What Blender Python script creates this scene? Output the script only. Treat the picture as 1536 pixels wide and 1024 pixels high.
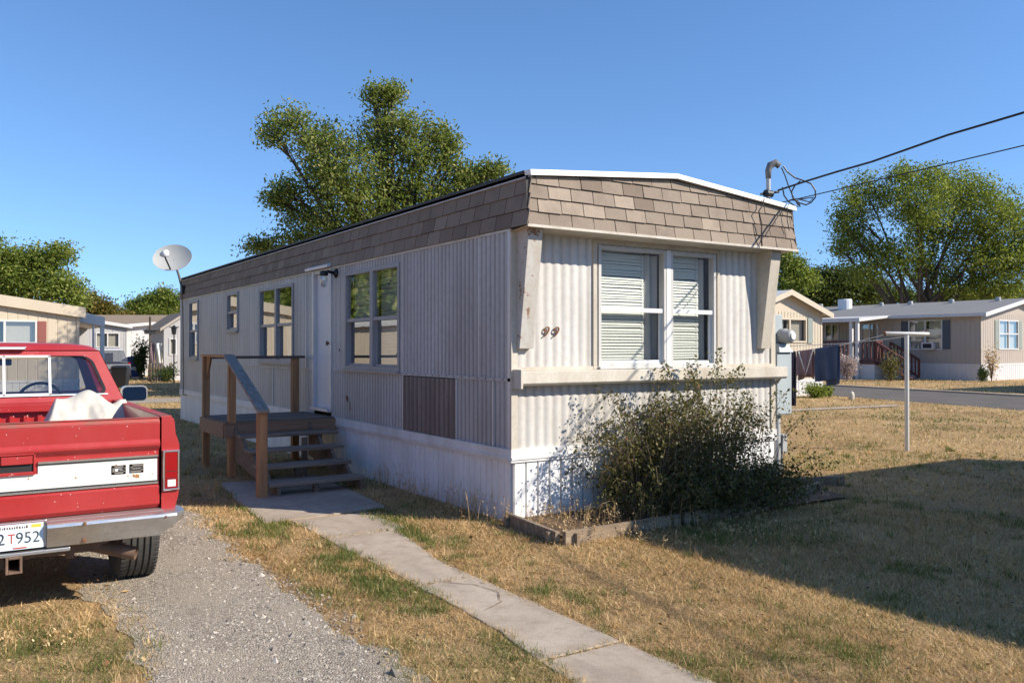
import bpy, math, random
import numpy as np
from mathutils import Vector, Matrix, Euler

for o in list(bpy.data.objects): bpy.data.objects.remove(o)
R = math.radians
random.seed(7)
RNG = np.random.default_rng(11)
SC = bpy.context.scene
COL = SC.collection

# ------------------------------------------------------------------ camera, sky, sun
# world axes: X runs along the end wall of the trailer, Y along its length, origin at its near corner on the ground
YAW = R(33.08); SN, CS = math.sin(YAW), math.cos(YAW)
CAM = Vector((-8*SN, -8*CS, 1.65))
cam = bpy.data.objects.new('camera', bpy.data.cameras.new('camera')); COL.objects.link(cam)
cam.location = CAM; cam.rotation_euler = (R(90.45), 0, -YAW)
cam.data.sensor_width = 36; cam.data.lens = 29.86; cam.data.clip_start = 0.05; cam.data.clip_end = 3000
SC.camera = cam

SUN_EL = math.atan(0.65)
SUN_FROM = Vector((0.652, -0.759, 0.65)).normalized()       # towards the sun
w = bpy.data.worlds.new('World'); SC.world = w; w.use_nodes = True
nt = w.node_tree; bg = nt.nodes['Background']
sky = nt.nodes.new('ShaderNodeTexSky'); sky.sky_type = 'NISHITA'; sky.sun_disc = False
sky.sun_elevation = SUN_EL; sky.sun_rotation = math.atan2(SUN_FROM.x, SUN_FROM.y)
sky.air_density = 1.0; sky.dust_density = 0.0; sky.ozone_density = 4.0; sky.altitude = 300
hs = nt.nodes.new('ShaderNodeHueSaturation'); hs.inputs['Saturation'].default_value = 1.10; hs.inputs['Hue'].default_value = 0.502
tcw = nt.nodes.new('ShaderNodeTexCoord'); vm = nt.nodes.new('ShaderNodeVectorMath'); vm.operation = 'ADD'; vm.inputs[1].default_value = (0, 0, 0.10)
nt.links.new(tcw.outputs['Generated'], vm.inputs[0]); nt.links.new(vm.outputs[0], sky.inputs['Vector']); hs.inputs['Value'].default_value = 1.0
nt.links.new(sky.outputs[0], hs.inputs['Color']); nt.links.new(hs.outputs[0], bg.inputs[0]); bg.inputs[1].default_value = 0.15
sl = bpy.data.lights.new('sun', 'SUN'); sl.energy = 5.0; sl.angle = R(0.53); sl.color = (1.0, 0.91, 0.79)
so = bpy.data.objects.new('sun', sl); COL.objects.link(so); so.location = (30, -35, 30)
so.rotation_euler = SUN_FROM.to_track_quat('Z', 'Y').to_euler()
SC.view_settings.view_transform = 'Standard'; SC.view_settings.look = 'None'
SC.view_settings.exposure = 0.54; SC.view_settings.gamma = 1.0
SC.render.engine = 'CYCLES'
SC.cycles.max_bounces = 6; SC.cycles.transparent_max_bounces = 12

# ------------------------------------------------------------------ helpers
def ray(px, py=522.0):
    r = (px-768)/1274.0
    return Vector((r*CS+SN, -r*SN+CS, (522-py)/1274.0))
def at(px, d, py=522.0):                 # the spot seen in that direction at depth d
    return CAM + ray(px, py)*d
def gnd(px, d):
    p = at(px, d); return Vector((p.x, p.y, 0))

def tag(o, label=None, cat=None, group=None, kind=None):
    if label: o['label'] = label
    if cat: o['category'] = cat
    if group: o['group'] = group
    if kind: o['kind'] = kind
    return o
def thing(name, label, cat, loc=(0, 0, 0), rz=0.0, group=None):
    o = bpy.data.objects.new(name, None); COL.objects.link(o)
    o.location = loc; o.rotation_euler = (0, 0, rz); o.empty_display_size = 0.2
    return tag(o, label, cat, group)

class MB:
    def __init__(s): s.v = []; s.f = []; s.t = []
    def face(s, pts, t=0.5):
        n = len(s.v); s.v.extend([tuple(p) for p in pts]); s.f.append(tuple(range(n, n+len(pts)))); s.t.append(t)
    def box(s, x0, x1, y0, y1, z0, z1, t=0.5):
        s.hexa([(x0,y0,z0),(x1,y0,z0),(x1,y1,z0),(x0,y1,z0),(x0,y0,z1),(x1,y0,z1),(x1,y1,z1),(x0,y1,z1)], t)
    def hexa(s, p, t=0.5):
        n = len(s.v); s.v.extend([tuple(q) for q in p])
        for q in ((0,3,2,1),(4,5,6,7),(0,1,5,4),(1,2,6,5),(2,3,7,6),(3,0,4,7)):
            s.f.append(tuple(n+i for i in q)); s.t.append(t)
    def beam(s, a, b, wd, ht, up=(0, 0, 1), t=0.5):          # rectangular bar from a to b
        a = Vector(a); b = Vector(b); d = (b-a).normalized(); u = Vector(up)
        sx = d.cross(u).normalized()*wd/2; uu = sx.cross(d).normalized()*ht/2
        s.hexa([a-sx-uu, a+sx-uu, b+sx-uu, b-sx-uu, a-sx+uu, a+sx+uu, b+sx+uu, b-sx+uu], t)
    def prism(s, poly, vec, t=0.5):                            # planar polygon pushed along vec
        n = len(s.v); k = len(poly); vec = Vector(vec)
        s.v.extend([tuple(p) for p in poly]); s.v.extend([tuple(Vector(p)+vec) for p in poly])
        s.f.append(tuple(range(n+k-1, n-1, -1))); s.t.append(t)
        s.f.append(tuple(range(n+k, n+2*k))); s.t.append(t)
        for i in range(k):
            j = (i+1) % k; s.f.append((n+i, n+j, n+k+j, n+k+i)); s.t.append(t)
    def tube(s, pts, r, n=8, t=0.5, caps=True):
        pts = [Vector(p) for p in pts]; rs = r if isinstance(r, (list, tuple)) else [r]*len(pts)
        base = len(s.v); up = None
        for i, p in enumerate(pts):
            d = (pts[min(i+1, len(pts)-1)]-pts[max(i-1, 0)]).normalized()
            if up is None:
                up = Vector((0, 0, 1)) if abs(d.z) < 0.9 else Vector((1, 0, 0))
            sx = d.cross(up).normalized(); up = sx.cross(d).normalized()
            for k in range(n):
                a = 2*math.pi*k/n; s.v.append(tuple(p+(sx*math.cos(a)+up*math.sin(a))*rs[i]))
        for i in range(len(pts)-1):
            for k in range(n):
                k2 = (k+1) % n; a = base+i*n
                s.f.append((a+k, a+k2, a+n+k2, a+n+k)); s.t.append(t)
        if caps:
            s.f.append(tuple(base+k for k in range(n-1, -1, -1))); s.t.append(t)
            a = base+(len(pts)-1)*n; s.f.append(tuple(a+k for k in range(n))); s.t.append(t)
    def grid(s, P, t=0.5, close=False):                        # P[i][j] points
        n = len(s.v); a = len(P); b = len(P[0])
        for row in P: s.v.extend([tuple(p) for p in row])
        for i in range(a-1):
            for j in range(b-1 + (1 if close else 0)):
                j2 = (j+1) % b
                s.f.append((n+i*b+j, n+i*b+j2, n+(i+1)*b+j2, n+(i+1)*b+j)); s.t.append(t)
    def lathe(s, prof, c=(0, 0, 0), axis='Z', n=24, t=0.5):    # prof: (radius, height)
        rows = []
        for r, h in prof:
            row = []
            for k in range(n):
                a = 2*math.pi*k/n; x, y = r*math.cos(a), r*math.sin(a)
                if axis == 'Z': q = (x, y, h)
                elif axis == 'X': q = (h, x, y)
                else: q = (x, h, y)
                row.append(Vector(q)+Vector(c))
            rows.append(row)
        s.grid(rows, t, close=True)
    def build(s, name, mat, parent=None, smooth=False, bevel=0, fix=True):
        me = bpy.data.meshes.new(name); me.from_pydata(s.v, [], s.f)
        at_ = me.attributes.new('tint', 'FLOAT', 'FACE'); at_.data.foreach_set('value', s.t)
        if fix:
            import bmesh
            bm = bmesh.new(); bm.from_mesh(me)
            bmesh.ops.recalc_face_normals(bm, faces=bm.faces); bm.to_mesh(me); bm.free()
        me.materials.append(mat)
        if smooth: me.shade_smooth()
        o = bpy.data.objects.new(name, me); COL.objects.link(o)
        if parent: o.parent = parent
        if bevel:
            m = o.modifiers.new('bevel', 'BEVEL'); m.width = bevel; m.segments = 2; m.limit_method = 'ANGLE'; m.angle_limit = R(40)
            m.harden_normals = False
        if smooth == 'auto':
            me.shade_smooth()
            m = o.modifiers.new('weighted', 'WEIGHTED_NORMAL'); m.keep_sharp = True
        return o

def text_obj(txt, size, depth, mat, parent, M4, name='lettering', shear=0.0, align='CENTER', bold=0.0):
    cu = bpy.data.curves.new('lettering', 'FONT'); cu.body = txt; cu.size = size; cu.extrude = depth
    cu.align_x = align; cu.align_y = 'CENTER'; cu.shear = shear; cu.offset = bold
    tmp = bpy.data.objects.new('tmp', cu); COL.objects.link(tmp)
    dg = bpy.context.evaluated_depsgraph_get()
    me = bpy.data.meshes.new_from_object(tmp.evaluated_get(dg)); bpy.data.objects.remove(tmp)
    me.transform(M4); me.materials.clear(); me.materials.append(mat)
    o = bpy.data.objects.new(name, me); COL.objects.link(o)
    if parent: o.parent = parent
    return o

# ------------------------------------------------------------------ materials
class N:
    def __init__(s, name):
        s.m = bpy.data.materials.new(name); s.m.use_nodes = True; s.t = s.m.node_tree
        s.b = s.t.nodes['Principled BSDF']; s.tc = s.t.nodes.new('ShaderNodeTexCoord')
    def n(s, k, **a):
        x = s.t.nodes.new(k)
        for q, v in a.items(): setattr(x, q, v)
        return x
    def l(s, a, b): s.t.links.new(a, b)
    def map(s, scale=(1, 1, 1), rot=(0, 0, 0), src='Object'):
        m = s.n('ShaderNodeMapping'); m.inputs['Scale'].default_value = scale; m.inputs['Rotation'].default_value = rot
        s.l(s.tc.outputs[src], m.inputs[0]); return m.outputs[0]
    def noise(s, scale, detail=4, rough=0.55, st=(1, 1, 1), dist=0.0):
        x = s.n('ShaderNodeTexNoise'); x.inputs['Scale'].default_value = scale; x.inputs['Detail'].default_value = detail
        x.inputs['Roughness'].default_value = rough; x.inputs['Distortion'].default_value = dist
        s.l(s.map(st), x.inputs['Vector']); return x.outputs[0]
    def vor(s, scale, st=(1, 1, 1), feat='F1', out='Distance', rnd=1.0):
        x = s.n('ShaderNodeTexVoronoi', feature=feat); x.inputs['Scale'].default_value = scale
        x.inputs['Randomness'].default_value = rnd
        s.l(s.map(st), x.inputs['Vector']); return x.outputs[out]
    def ramp(s, v, stops, interp='LINEAR'):
        r = s.n('ShaderNodeValToRGB'); s.l(v, r.inputs[0]); r.color_ramp.interpolation = interp
        e = r.color_ramp.elements
        while len(e) < len(stops): e.new(0.5)
        for k, (p, c) in enumerate(stops):
            e[k].position = p
            if isinstance(c, (int, float)): c = (c, c, c)
            e[k].color = (*c, 1)
        return r.outputs[0]
    def attr(s, name='tint'):
        a = s.n('ShaderNodeAttribute'); a.attribute_name = name; return a.outputs['Fac']
    def mix(s, f, a, b, mode='MIX'):
        x = s.n('ShaderNodeMix', data_type='RGBA', blend_type=mode)
        for idx, v in ((0, f), (6, a), (7, b)):
            if hasattr(v, 'node'): s.l(v, x.inputs[idx])
            elif idx == 0: x.inputs[0].default_value = v
            else: x.inputs[idx].default_value = (*v, 1) if not isinstance(v, (int, float)) else (v, v, v, 1)
        return x.outputs[2]
    def math(s, op, a, b=0.0):
        x = s.n('ShaderNodeMath', operation=op)
        for i, v in enumerate((a, b)):
            if hasattr(v, 'node'): s.l(v, x.inputs[i])
            else: x.inputs[i].default_value = v
        return x.outputs[0]
    def bump(s, h, strength=0.3, dist=0.01):
        b = s.n('ShaderNodeBump'); b.inputs['Strength'].default_value = strength; b.inputs['Distance'].default_value = dist
        s.l(h, b.inputs['Height']); s.l(b.outputs[0], s.b.inputs['Normal'])
    def out(s, col=None, rough=0.6, metal=0.0, spec=None, coat=0.0):
        if col is not None:
            if hasattr(col, 'node'): s.l(col, s.b.inputs['Base Color'])
            else: s.b.inputs['Base Color'].default_value = (*col, 1)
        if hasattr(rough, 'node'): s.l(rough, s.b.inputs['Roughness'])
        else: s.b.inputs['Roughness'].default_value = rough
        s.b.inputs['Metallic'].default_value = metal
        if spec is not None: s.b.inputs['Specular IOR Level'].default_value = spec
        s.b.inputs['Coat Weight'].default_value = coat
        return s.m

def paint(name, c, dirt=None, rough=0.55, sc=3.0, amt=0.35, streak=True, metal=0.0, bump=0.15, tintv=0.0, rust=0.0, spec=None, groove=0.0):
    n = N(name)
    a = n.noise(sc, 6, 0.65, (1, 1, 0.25) if streak else (1, 1, 1))
    b = n.noise(sc*9, 4, 0.6)
    dirt = dirt or tuple(x*0.6 for x in c)
    col = n.mix(n.ramp(a, [(0.38, 0.0), (0.72, amt)]), c, dirt)
    col = n.mix(n.ramp(b, [(0.45, 0.0), (0.75, amt*0.5)]), col, dirt)
    if groove:  # colour darkens with groove depth, painted stand-in for the shade between ribs
        groove_shade = n.math('MULTIPLY', n.ramp(n.attr(), [(0.0, 1.0), (0.75, 0.0)]), n.ramp(n.noise(2.5, 4, 0.6, (1, 1, 0.4)), [(0.3, groove*0.5), (0.7, groove)]))
        col = n.mix(groove_shade, col, tuple(x*0.45 for x in dirt))
    if tintv:
        col = n.mix(1.0, col, n.ramp(n.attr(), [(0, 1-tintv), (1, 1+tintv)]), 'MULTIPLY')
    if rust:
        r = n.noise(sc*2.2, 5, 0.7)
        col = n.mix(n.ramp(r, [(0.70-rust, 0.0), (0.74-rust, 0.85)]), col, (0.20, 0.085, 0.035))
    n.bump(b, bump, 0.004)
    return n.out(col, rough, metal, spec)

def plain(name, c, rough=0.5, metal=0.0, spec=None): 
    n = N(name); a = n.noise(14, 4, 0.6)
    col = n.mix(n.ramp(a, [(0.3, 0.0), (0.75, 0.35)]), c, tuple(x*0.7 for x in c))
    return n.out(col, rough, metal, spec)

def wood(name, c, dark, rough=0.75, axis=2):
    n = N(name); st = [22, 22, 22]; st[axis] = 1.2
    g = n.noise(1.0, 6, 0.6, tuple(st)); b = n.noise(2.0, 5, 0.6); k = n.noise(30, 3, 0.6)
    col = n.mix(n.ramp(g, [(0.35, 0.0), (0.65, 1.0)]), c, dark)
    col = n.mix(n.ramp(b, [(0.4, 0.0), (0.8, 0.6)]), col, tuple(0.5*(x+y)*0.8 for x, y in zip(c, dark)))
    col = n.mix(1.0, col, n.ramp(n.attr(), [(0, 0.75), (1, 1.25)]), 'MULTIPLY')
    n.bump(g, 0.4, 0.004)
    return n.out(col, rough)

def glass(name, tint=(0.02, 0.025, 0.03), refl=0.32, alpha=0.75):
    n = N(name); t = n.t
    t.nodes.remove(n.b)
    tr = n.n('ShaderNodeBsdfTransparent'); tr.inputs[0].default_value = (alpha, alpha*1.02, alpha, 1)
    gl = n.n('ShaderNodeBsdfGlossy'); gl.inputs['Roughness'].default_value = 0.02
    gl.inputs[0].default_value = (0.95, 0.97, 1.0, 1)
    fr = n.n('ShaderNodeLayerWeight'); fr.inputs[0].default_value = 0.5
    bp = n.n('ShaderNodeBump'); bp.inputs['Strength'].default_value = 0.12; bp.inputs['Distance'].default_value = 0.004
    n.l(n.noise(2.2, 2, 0.5), bp.inputs['Height']); n.l(bp.outputs[0], gl.inputs['Normal'])
    f = n.math('ADD', refl, n.math('MULTIPLY', 1-refl, n.math('POWER', fr.outputs[1], 3.5)))
    mx = n.n('ShaderNodeMixShader'); n.l(f, mx.inputs[0]); n.l(tr.outputs[0], mx.inputs[1]); n.l(gl.outputs[0], mx.inputs[2])
    n.l(mx.outputs[0], t.nodes['Material Output'].inputs[0])
    return n.m

def leafmat(name, stops, trans=0.35):
    n = N(name); col = n.ramp(n.attr(), stops)
    n.out(col, 0.55, 0, 0.25)
    t = n.n('ShaderNodeBsdfTranslucent'); n.l(n.mix(0.4, col, (0.25, 0.3, 0.02)), t.inputs[0])
    mx = n.n('ShaderNodeMixShader'); mx.inputs[0].default_value = trans
    n.l(n.b.outputs[0], mx.inputs[1]); n.l(t.outputs[0], mx.inputs[2])
    n.l(mx.outputs[0], n.t.nodes['Material Output'].inputs[0]); return n.m

M = {}
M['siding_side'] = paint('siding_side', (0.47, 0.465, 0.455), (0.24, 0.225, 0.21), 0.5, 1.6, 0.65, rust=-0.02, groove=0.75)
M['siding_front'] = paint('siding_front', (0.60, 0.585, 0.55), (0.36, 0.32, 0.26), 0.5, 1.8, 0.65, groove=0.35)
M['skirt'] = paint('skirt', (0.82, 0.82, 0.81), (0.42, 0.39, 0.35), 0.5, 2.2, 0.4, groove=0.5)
M['white_trim'] = paint('white_trim', (0.74, 0.73, 0.71), (0.42, 0.38, 0.32), 0.5, 4, 0.5)
M['grey_trim'] = paint('grey_trim', (0.45, 0.44, 0.43), (0.22, 0.20, 0.18), 0.5, 5, 0.5)
M['cream_wood'] = paint('cream_wood', (0.55, 0.51, 0.43), (0.30, 0.24, 0.16), 0.6, 3.5, 0.6, rust=0.02)
M['rusty_white'] = paint('rusty_white', (0.50, 0.49, 0.45), (0.32, 0.24, 0.15), 0.6, 3.2, 0.75, rust=0.12)
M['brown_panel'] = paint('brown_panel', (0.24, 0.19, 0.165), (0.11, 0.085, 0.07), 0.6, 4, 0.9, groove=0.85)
M['door_white'] = paint('door_white', (0.66, 0.66, 0.68), (0.5, 0.48, 0.46), 0.45, 2, 0.3)
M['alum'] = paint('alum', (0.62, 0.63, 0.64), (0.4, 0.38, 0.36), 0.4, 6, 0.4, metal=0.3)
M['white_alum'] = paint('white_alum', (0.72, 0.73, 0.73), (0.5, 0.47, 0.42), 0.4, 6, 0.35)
M['blind'] = plain('blind', (0.78, 0.79, 0.72), 0.6)
M['screen'] = plain('screen', (0.46, 0.45, 0.43), 0.9)
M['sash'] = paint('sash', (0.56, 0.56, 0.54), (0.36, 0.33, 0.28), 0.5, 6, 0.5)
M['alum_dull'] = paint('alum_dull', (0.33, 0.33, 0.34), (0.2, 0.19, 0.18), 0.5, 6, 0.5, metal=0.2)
M['curtain'] = plain('curtain', (0.55, 0.50, 0.42), 0.9)
M['curtain_brown'] = plain('curtain_brown', (0.20, 0.15, 0.11), 0.9)
M['dark'] = plain('dark', (0.015, 0.015, 0.016), 0.7)
M['dark_trim'] = plain('dark_trim', (0.03, 0.03, 0.03), 0.6)
M['glass'] = glass('glass', refl=0.10, alpha=0.96)
M['glass_low'] = glass('glass_low', refl=0.05, alpha=0.80)
M['glass_side'] = glass('glass_side', refl=0.26, alpha=0.75)
M['glass_far'] = glass('glass_far', refl=0.14, alpha=0.8)
M['rust'] = paint('rust', (0.20, 0.09, 0.045), (0.07, 0.035, 0.02), 0.85, 8, 0.8, False)
M['rust_steel'] = paint('rust_steel', (0.24, 0.15, 0.10), (0.09, 0.055, 0.04), 0.7, 9, 0.8, False, metal=0.3)
M['deck_wood'] = wood('deck_wood', (0.24, 0.17, 0.12), (0.12, 0.085, 0.06), axis=0)
M['post_wood'] = wood('post_wood', (0.46, 0.235, 0.10), (0.27, 0.13, 0.055), axis=2)
M['rail_wood'] = wood('rail_wood', (0.36, 0.30, 0.25), (0.20, 0.16, 0.13), axis=1)
M['tread_wood'] = wood('tread_wood', (0.30, 0.22, 0.16), (0.15, 0.11, 0.08), axis=0)
M['old_timber'] = wood('old_timber', (0.34, 0.26, 0.17), (0.16, 0.11, 0.07), axis=0)
M['steel'] = paint('steel', (0.15, 0.15, 0.15), (0.09, 0.085, 0.08), 0.65, 6, 0.5, metal=0.0)
M['galv'] = paint('galv', (0.40, 0.41, 0.41), (0.24, 0.23, 0.21), 0.6, 5, 0.5, metal=0.1)
M['pole_white'] = paint('pole_white', (0.62, 0.63, 0.60), (0.36, 0.33, 0.28), 0.5, 6, 0.5, metal=0.2)
M['meter_blue'] = paint('meter_blue', (0.38, 0.43, 0.44), (0.25, 0.27, 0.26), 0.5, 4, 0.4)
M['black'] = plain('black', (0.012, 0.012, 0.013), 0.5)
M['rubber'] = None
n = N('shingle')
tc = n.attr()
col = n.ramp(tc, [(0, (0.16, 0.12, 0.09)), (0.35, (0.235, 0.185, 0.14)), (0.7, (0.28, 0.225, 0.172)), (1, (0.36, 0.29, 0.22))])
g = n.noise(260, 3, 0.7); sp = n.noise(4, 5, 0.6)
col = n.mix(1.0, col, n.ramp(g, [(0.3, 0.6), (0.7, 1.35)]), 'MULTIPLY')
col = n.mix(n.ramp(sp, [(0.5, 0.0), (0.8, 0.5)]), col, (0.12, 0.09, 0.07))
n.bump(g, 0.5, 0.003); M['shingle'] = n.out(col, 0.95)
M['roof_white'] = paint('roof_white', (0.80, 0.78, 0.72), (0.5, 0.45, 0.38), 0.5, 3, 0.4)

# red truck paint: faded, chipped
n = N('truck_red')
a = n.noise(1.8, 6, 0.65); b = n.noise(60, 3, 0.7); c = n.vor(45)
col = n.mix(n.ramp(a, [(0.35, 0.0), (0.7, 0.6)]), (0.37, 0.020, 0.020), (0.40, 0.045, 0.038))
col = n.mix(n.ramp(b, [(0.5, 0.0), (0.8, 0.4)]), col, (0.22, 0.03, 0.028))
chips = n.math('MULTIPLY', n.ramp(c, [(0.10, 1.0), (0.16, 0.0)]), n.ramp(n.noise(9, 3, 0.6), [(0.54, 0.0), (0.58, 1.0)]))
col = n.mix(chips, col, (0.62, 0.52, 0.46))
n.bump(n.math('ADD', n.math('MULTIPLY', b, 0.06), n.noise(2.6, 3, 0.5)), 0.35, 0.02)
M['truck_red'] = n.out(col, n.ramp(a, [(0.3, 0.28), (0.7, 0.5)]), 0, 0.5, 0.25)
n = N('truck_top_red')
a = n.noise(3, 6, 0.7); col = n.mix(n.ramp(a, [(0.4, 0.0), (0.65, 0.8)]), (0.40, 0.035, 0.03), (0.20, 0.09, 0.06))
M['truck_worn'] = n.out(col, 0.6)
M['truck_white'] = paint('truck_white', (0.74, 0.73, 0.66), (0.50, 0.46, 0.38), 0.4, 2.5, 0.4, streak=False, rust=0.0)
n = N('chrome'); a = n.noise(3.5, 6, 0.7, (1, 1, 2)); b = n.noise(40, 4, 0.7)
col = n.mix(n.ramp(a, [(0.4, 0.0), (0.7, 0.8)]), (0.62, 0.61, 0.60), (0.36, 0.33, 0.28))
col = n.mix(n.ramp(b, [(0.58, 0.0), (0.72, 0.5)]), col, (0.25, 0.2, 0.15))
M['chrome'] = n.out(col, n.ramp(a, [(0.3, 0.20), (0.75, 0.5)]), 0.85)
M['chrome_clean'] = plain('chrome_clean', (0.75, 0.76, 0.78), 0.15, 0.95)
n = N('tyre'); a = n.noise(12, 5, 0.6)
M['rubber'] = n.out(n.mix(a, (0.028, 0.028, 0.027), (0.075, 0.07, 0.062)), 0.85)
M['lens_red'] = plain('lens_red', (0.30, 0.003, 0.006), 0.2)
M['lens_white'] = plain('lens_white', (0.75, 0.72, 0.70), 0.2)
M['plate'] = paint('plate', (0.62, 0.74, 0.80), (0.75, 0.75, 0.7), 0.4, 12, 0.4, False)
M['plate_ink'] = plain('plate_ink', (0.02, 0.03, 0.05), 0.5)
M['plate_red'] = plain('plate_red', (0.45, 0.06, 0.05), 0.5)
M['plate_yellow'] = plain('plate_yellow', (0.75, 0.55, 0.06), 0.5)
M['truck_glass'] = glass('truck_glass', refl=0.10, alpha=0.72)
M['seat'] = plain('seat', (0.10, 0.09, 0.085), 0.9)
n = N('tarp'); a = n.noise(3, 5, 0.6)
n.bump(n.noise(4, 3, 0.5, dist=0.8), 0.5, 0.03)
M['tarp'] = n.out(n.mix(n.ramp(a, [(0.35, 0.0), (0.7, 0.6)]), (0.60, 0.56, 0.48), (0.42, 0.38, 0.31)), 0.85)

def cloth(name, c, d):
    n = N(name); a = n.noise(6, 5, 0.6, (1, 1, 0.2)); n.bump(a, 0.8, 0.03)
    return n.out(n.mix(n.ramp(a, [(0.35, 0), (0.7, 1)]), c, d), 0.9)
M['jeans'] = cloth('jeans', (0.03, 0.05, 0.10), (0.06, 0.09, 0.16))
M['shirt'] = cloth('shirt', (0.24, 0.17, 0.18), (0.15, 0.10, 0.12))
M['trousers'] = cloth('trousers', (0.025, 0.028, 0.05), (0.05, 0.05, 0.08))

# ground
GC = [(0, (0.20, 0.135, 0.068)), (0.4, (0.36, 0.255, 0.125)), (0.7, (0.46, 0.33, 0.165)), (1, (0.52, 0.38, 0.20))]
n = N('ground')
a = n.noise(0.55, 6, 0.6); b = n.noise(7, 6, 0.7); c = n.noise(55, 5, 0.75)
mixv = n.math('ADD', n.math('MULTIPLY', a, 0.45), n.math('ADD', n.math('MULTIPLY', b, 0.25), n.math('MULTIPLY', c, 0.45)))
col = n.ramp(mixv, [(0.42, (0.14, 0.092, 0.052)), (0.50, (0.36, 0.24, 0.125)), (0.60, (0.52, 0.355, 0.18)), (0.72, (0.62, 0.45, 0.245))])
gm = n.math('MULTIPLY', n.ramp(n.noise(0.9, 5, 0.65), [(0.56, 0.0), (0.66, 0.6)]), n.ramp(b, [(0.4, 0.2), (0.6, 1.0)]))
col = n.mix(n.math('MULTIPLY', gm, 0.35), col, (0.16, 0.17, 0.05))
fz = n.noise(190, 3, 0.8, (1, 0.35, 1)); col = n.mix(1.0, col, n.ramp(fz, [(0.3, 0.55), (0.7, 1.4)]), 'MULTIPLY')
n.bump(n.math('ADD', b, n.math('MULTIPLY', c, 0.8)), 1.0, 0.04)
M['ground'] = n.out(col, 0.95, 0, 0.1)
# gravel
n = N('gravel')
v = n.vor(75, out='Color'); vd = n.vor(75, feat='DISTANCE_TO_EDGE'); big = n.noise(1.6, 6, 0.65); fi = n.noise(120, 3, 0.7)
sepr = n.n('ShaderNodeSeparateColor'); n.l(v, sepr.inputs[0])
col = n.ramp(sepr.outputs[0], [(0, (0.15, 0.138, 0.12)), (0.2, (0.38, 0.32, 0.245)), (0.6, (0.50, 0.425, 0.33)), (1, (0.63, 0.55, 0.44))])
col = n.mix(n.ramp(vd, [(0.0, 0.75), (0.10, 0.0)]), col, (0.17, 0.15, 0.125))
col = n.mix(n.ramp(big, [(0.42, 0.0), (0.62, 0.85)]), col, (0.47, 0.395, 0.30))
col = n.mix(n.ramp(fi, [(0.45, 0.0), (0.75, 0.3)]), col, (0.30, 0.27, 0.22))
rut = n.noise(2.2, 4, 0.6, (1, 0.22, 1))
col = n.mix(n.ramp(rut, [(0.55, 0.0), (0.68, 0.45)]), col, (0.22, 0.185, 0.145))
n.bump(n.ramp(vd, [(0, 0), (0.25, 1)]), 0.8, 0.01); M['gravel'] = n.out(col, 0.95, 0, 0.15)
n = N('stone'); M['stone'] = n.out(n.ramp(n.attr(), [(0, (0.10, 0.092, 0.08)), (0.3, (0.27, 0.235, 0.19)), (0.75, (0.42, 0.37, 0.305)), (1, (0.52, 0.465, 0.385))]), 0.9)
# concrete
n = N('concrete')
a = n.noise(1.3, 7, 0.65); b = n.noise(140, 3, 0.7); e = n.noise(9, 5, 0.7)
col = n.mix(n.ramp(a, [(0.35, 0.0), (0.68, 1.0)]), (0.47, 0.395, 0.305), (0.33, 0.265, 0.195))
col = n.mix(n.ramp(e, [(0.48, 0.0), (0.75, 0.6)]), col, (0.24, 0.18, 0.125))
st_ = n.noise(3.2, 5, 0.6, (1, 0.3, 1)); col = n.mix(n.ramp(st_, [(0.54, 0.0), (0.66, 0.5)]), col, (0.27, 0.22, 0.17))
col = n.mix(1.0, col, n.ramp(b, [(0.3, 0.75), (0.7, 1.2)]), 'MULTIPLY')
n.bump(b, 0.35, 0.004); M['concrete'] = n.out(col, 0.9)
n = N('asphalt'); a = n.noise(1.0, 5, 0.6); b = n.noise(40, 4, 0.7)
M['asphalt'] = n.out(n.mix(n.ramp(a, [(0.3, 0), (0.7, 1)]), (0.11, 0.10, 0.093), (0.16, 0.145, 0.13)), 0.95, 0, 0.08)
M['soil'] = paint('soil', (0.16, 0.10, 0.055), (0.07, 0.045, 0.028), 0.95, 9, 0.9, False, bump=0.8)

# grass and leaves
M['straw'] = leafmat('straw', [(0, (0.27, 0.155, 0.065)), (0.3, (0.56, 0.355, 0.16)), (0.75, (0.78, 0.54, 0.27)), (1, (0.90, 0.70, 0.42))], 0.25)
M['green_blade'] = leafmat('green_blade', [(0, (0.06, 0.085, 0.018)), (0.5, (0.12, 0.16, 0.035)), (1, (0.26, 0.26, 0.08))], 0.3)
M['leaf_yel'] = leafmat('leaf_yel', [(0, (0.05, 0.075, 0.018)), (0.5, (0.155, 0.21, 0.042)), (0.8, (0.28, 0.31, 0.07)), (1, (0.46, 0.41, 0.16))], 0.45)
M['leaf_green'] = leafmat('leaf_green', [(0, (0.055, 0.09, 0.02)), (0.5, (0.17, 0.23, 0.038)), (0.8, (0.29, 0.33, 0.06)), (1, (0.44, 0.44, 0.14))], 0.5)
M['leaf_dark'] = leafmat('leaf_dark', [(0, (0.02, 0.04, 0.012)), (0.6, (0.05, 0.085, 0.02)), (1, (0.12, 0.14, 0.035))], 0.3)
M['leaf_autumn'] = leafmat('leaf_autumn', [(0, (0.06, 0.07, 0.015)), (0.5, (0.14, 0.13, 0.03)), (1, (0.30, 0.18, 0.04))], 0.4)
M['leaf_bush'] = leafmat('leaf_bush', [(0, (0.035, 0.036, 0.014)), (0.45, (0.10, 0.095, 0.028)), (0.8, (0.20, 0.17, 0.05)), (0.92, (0.20, 0.17, 0.05)), (1, (0.22, 0.09, 0.03))], 0.25)
M['cane'] = plain('cane', (0.20, 0.14, 0.085), 0.9)
n = N('bark'); a = n.noise(8, 6, 0.7, (1, 1, 0.2)); n.bump(a, 0.8, 0.03)
M['bark'] = n.out(n.mix(a, (0.035, 0.027, 0.02), (0.10, 0.078, 0.056)), 0.95)

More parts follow.
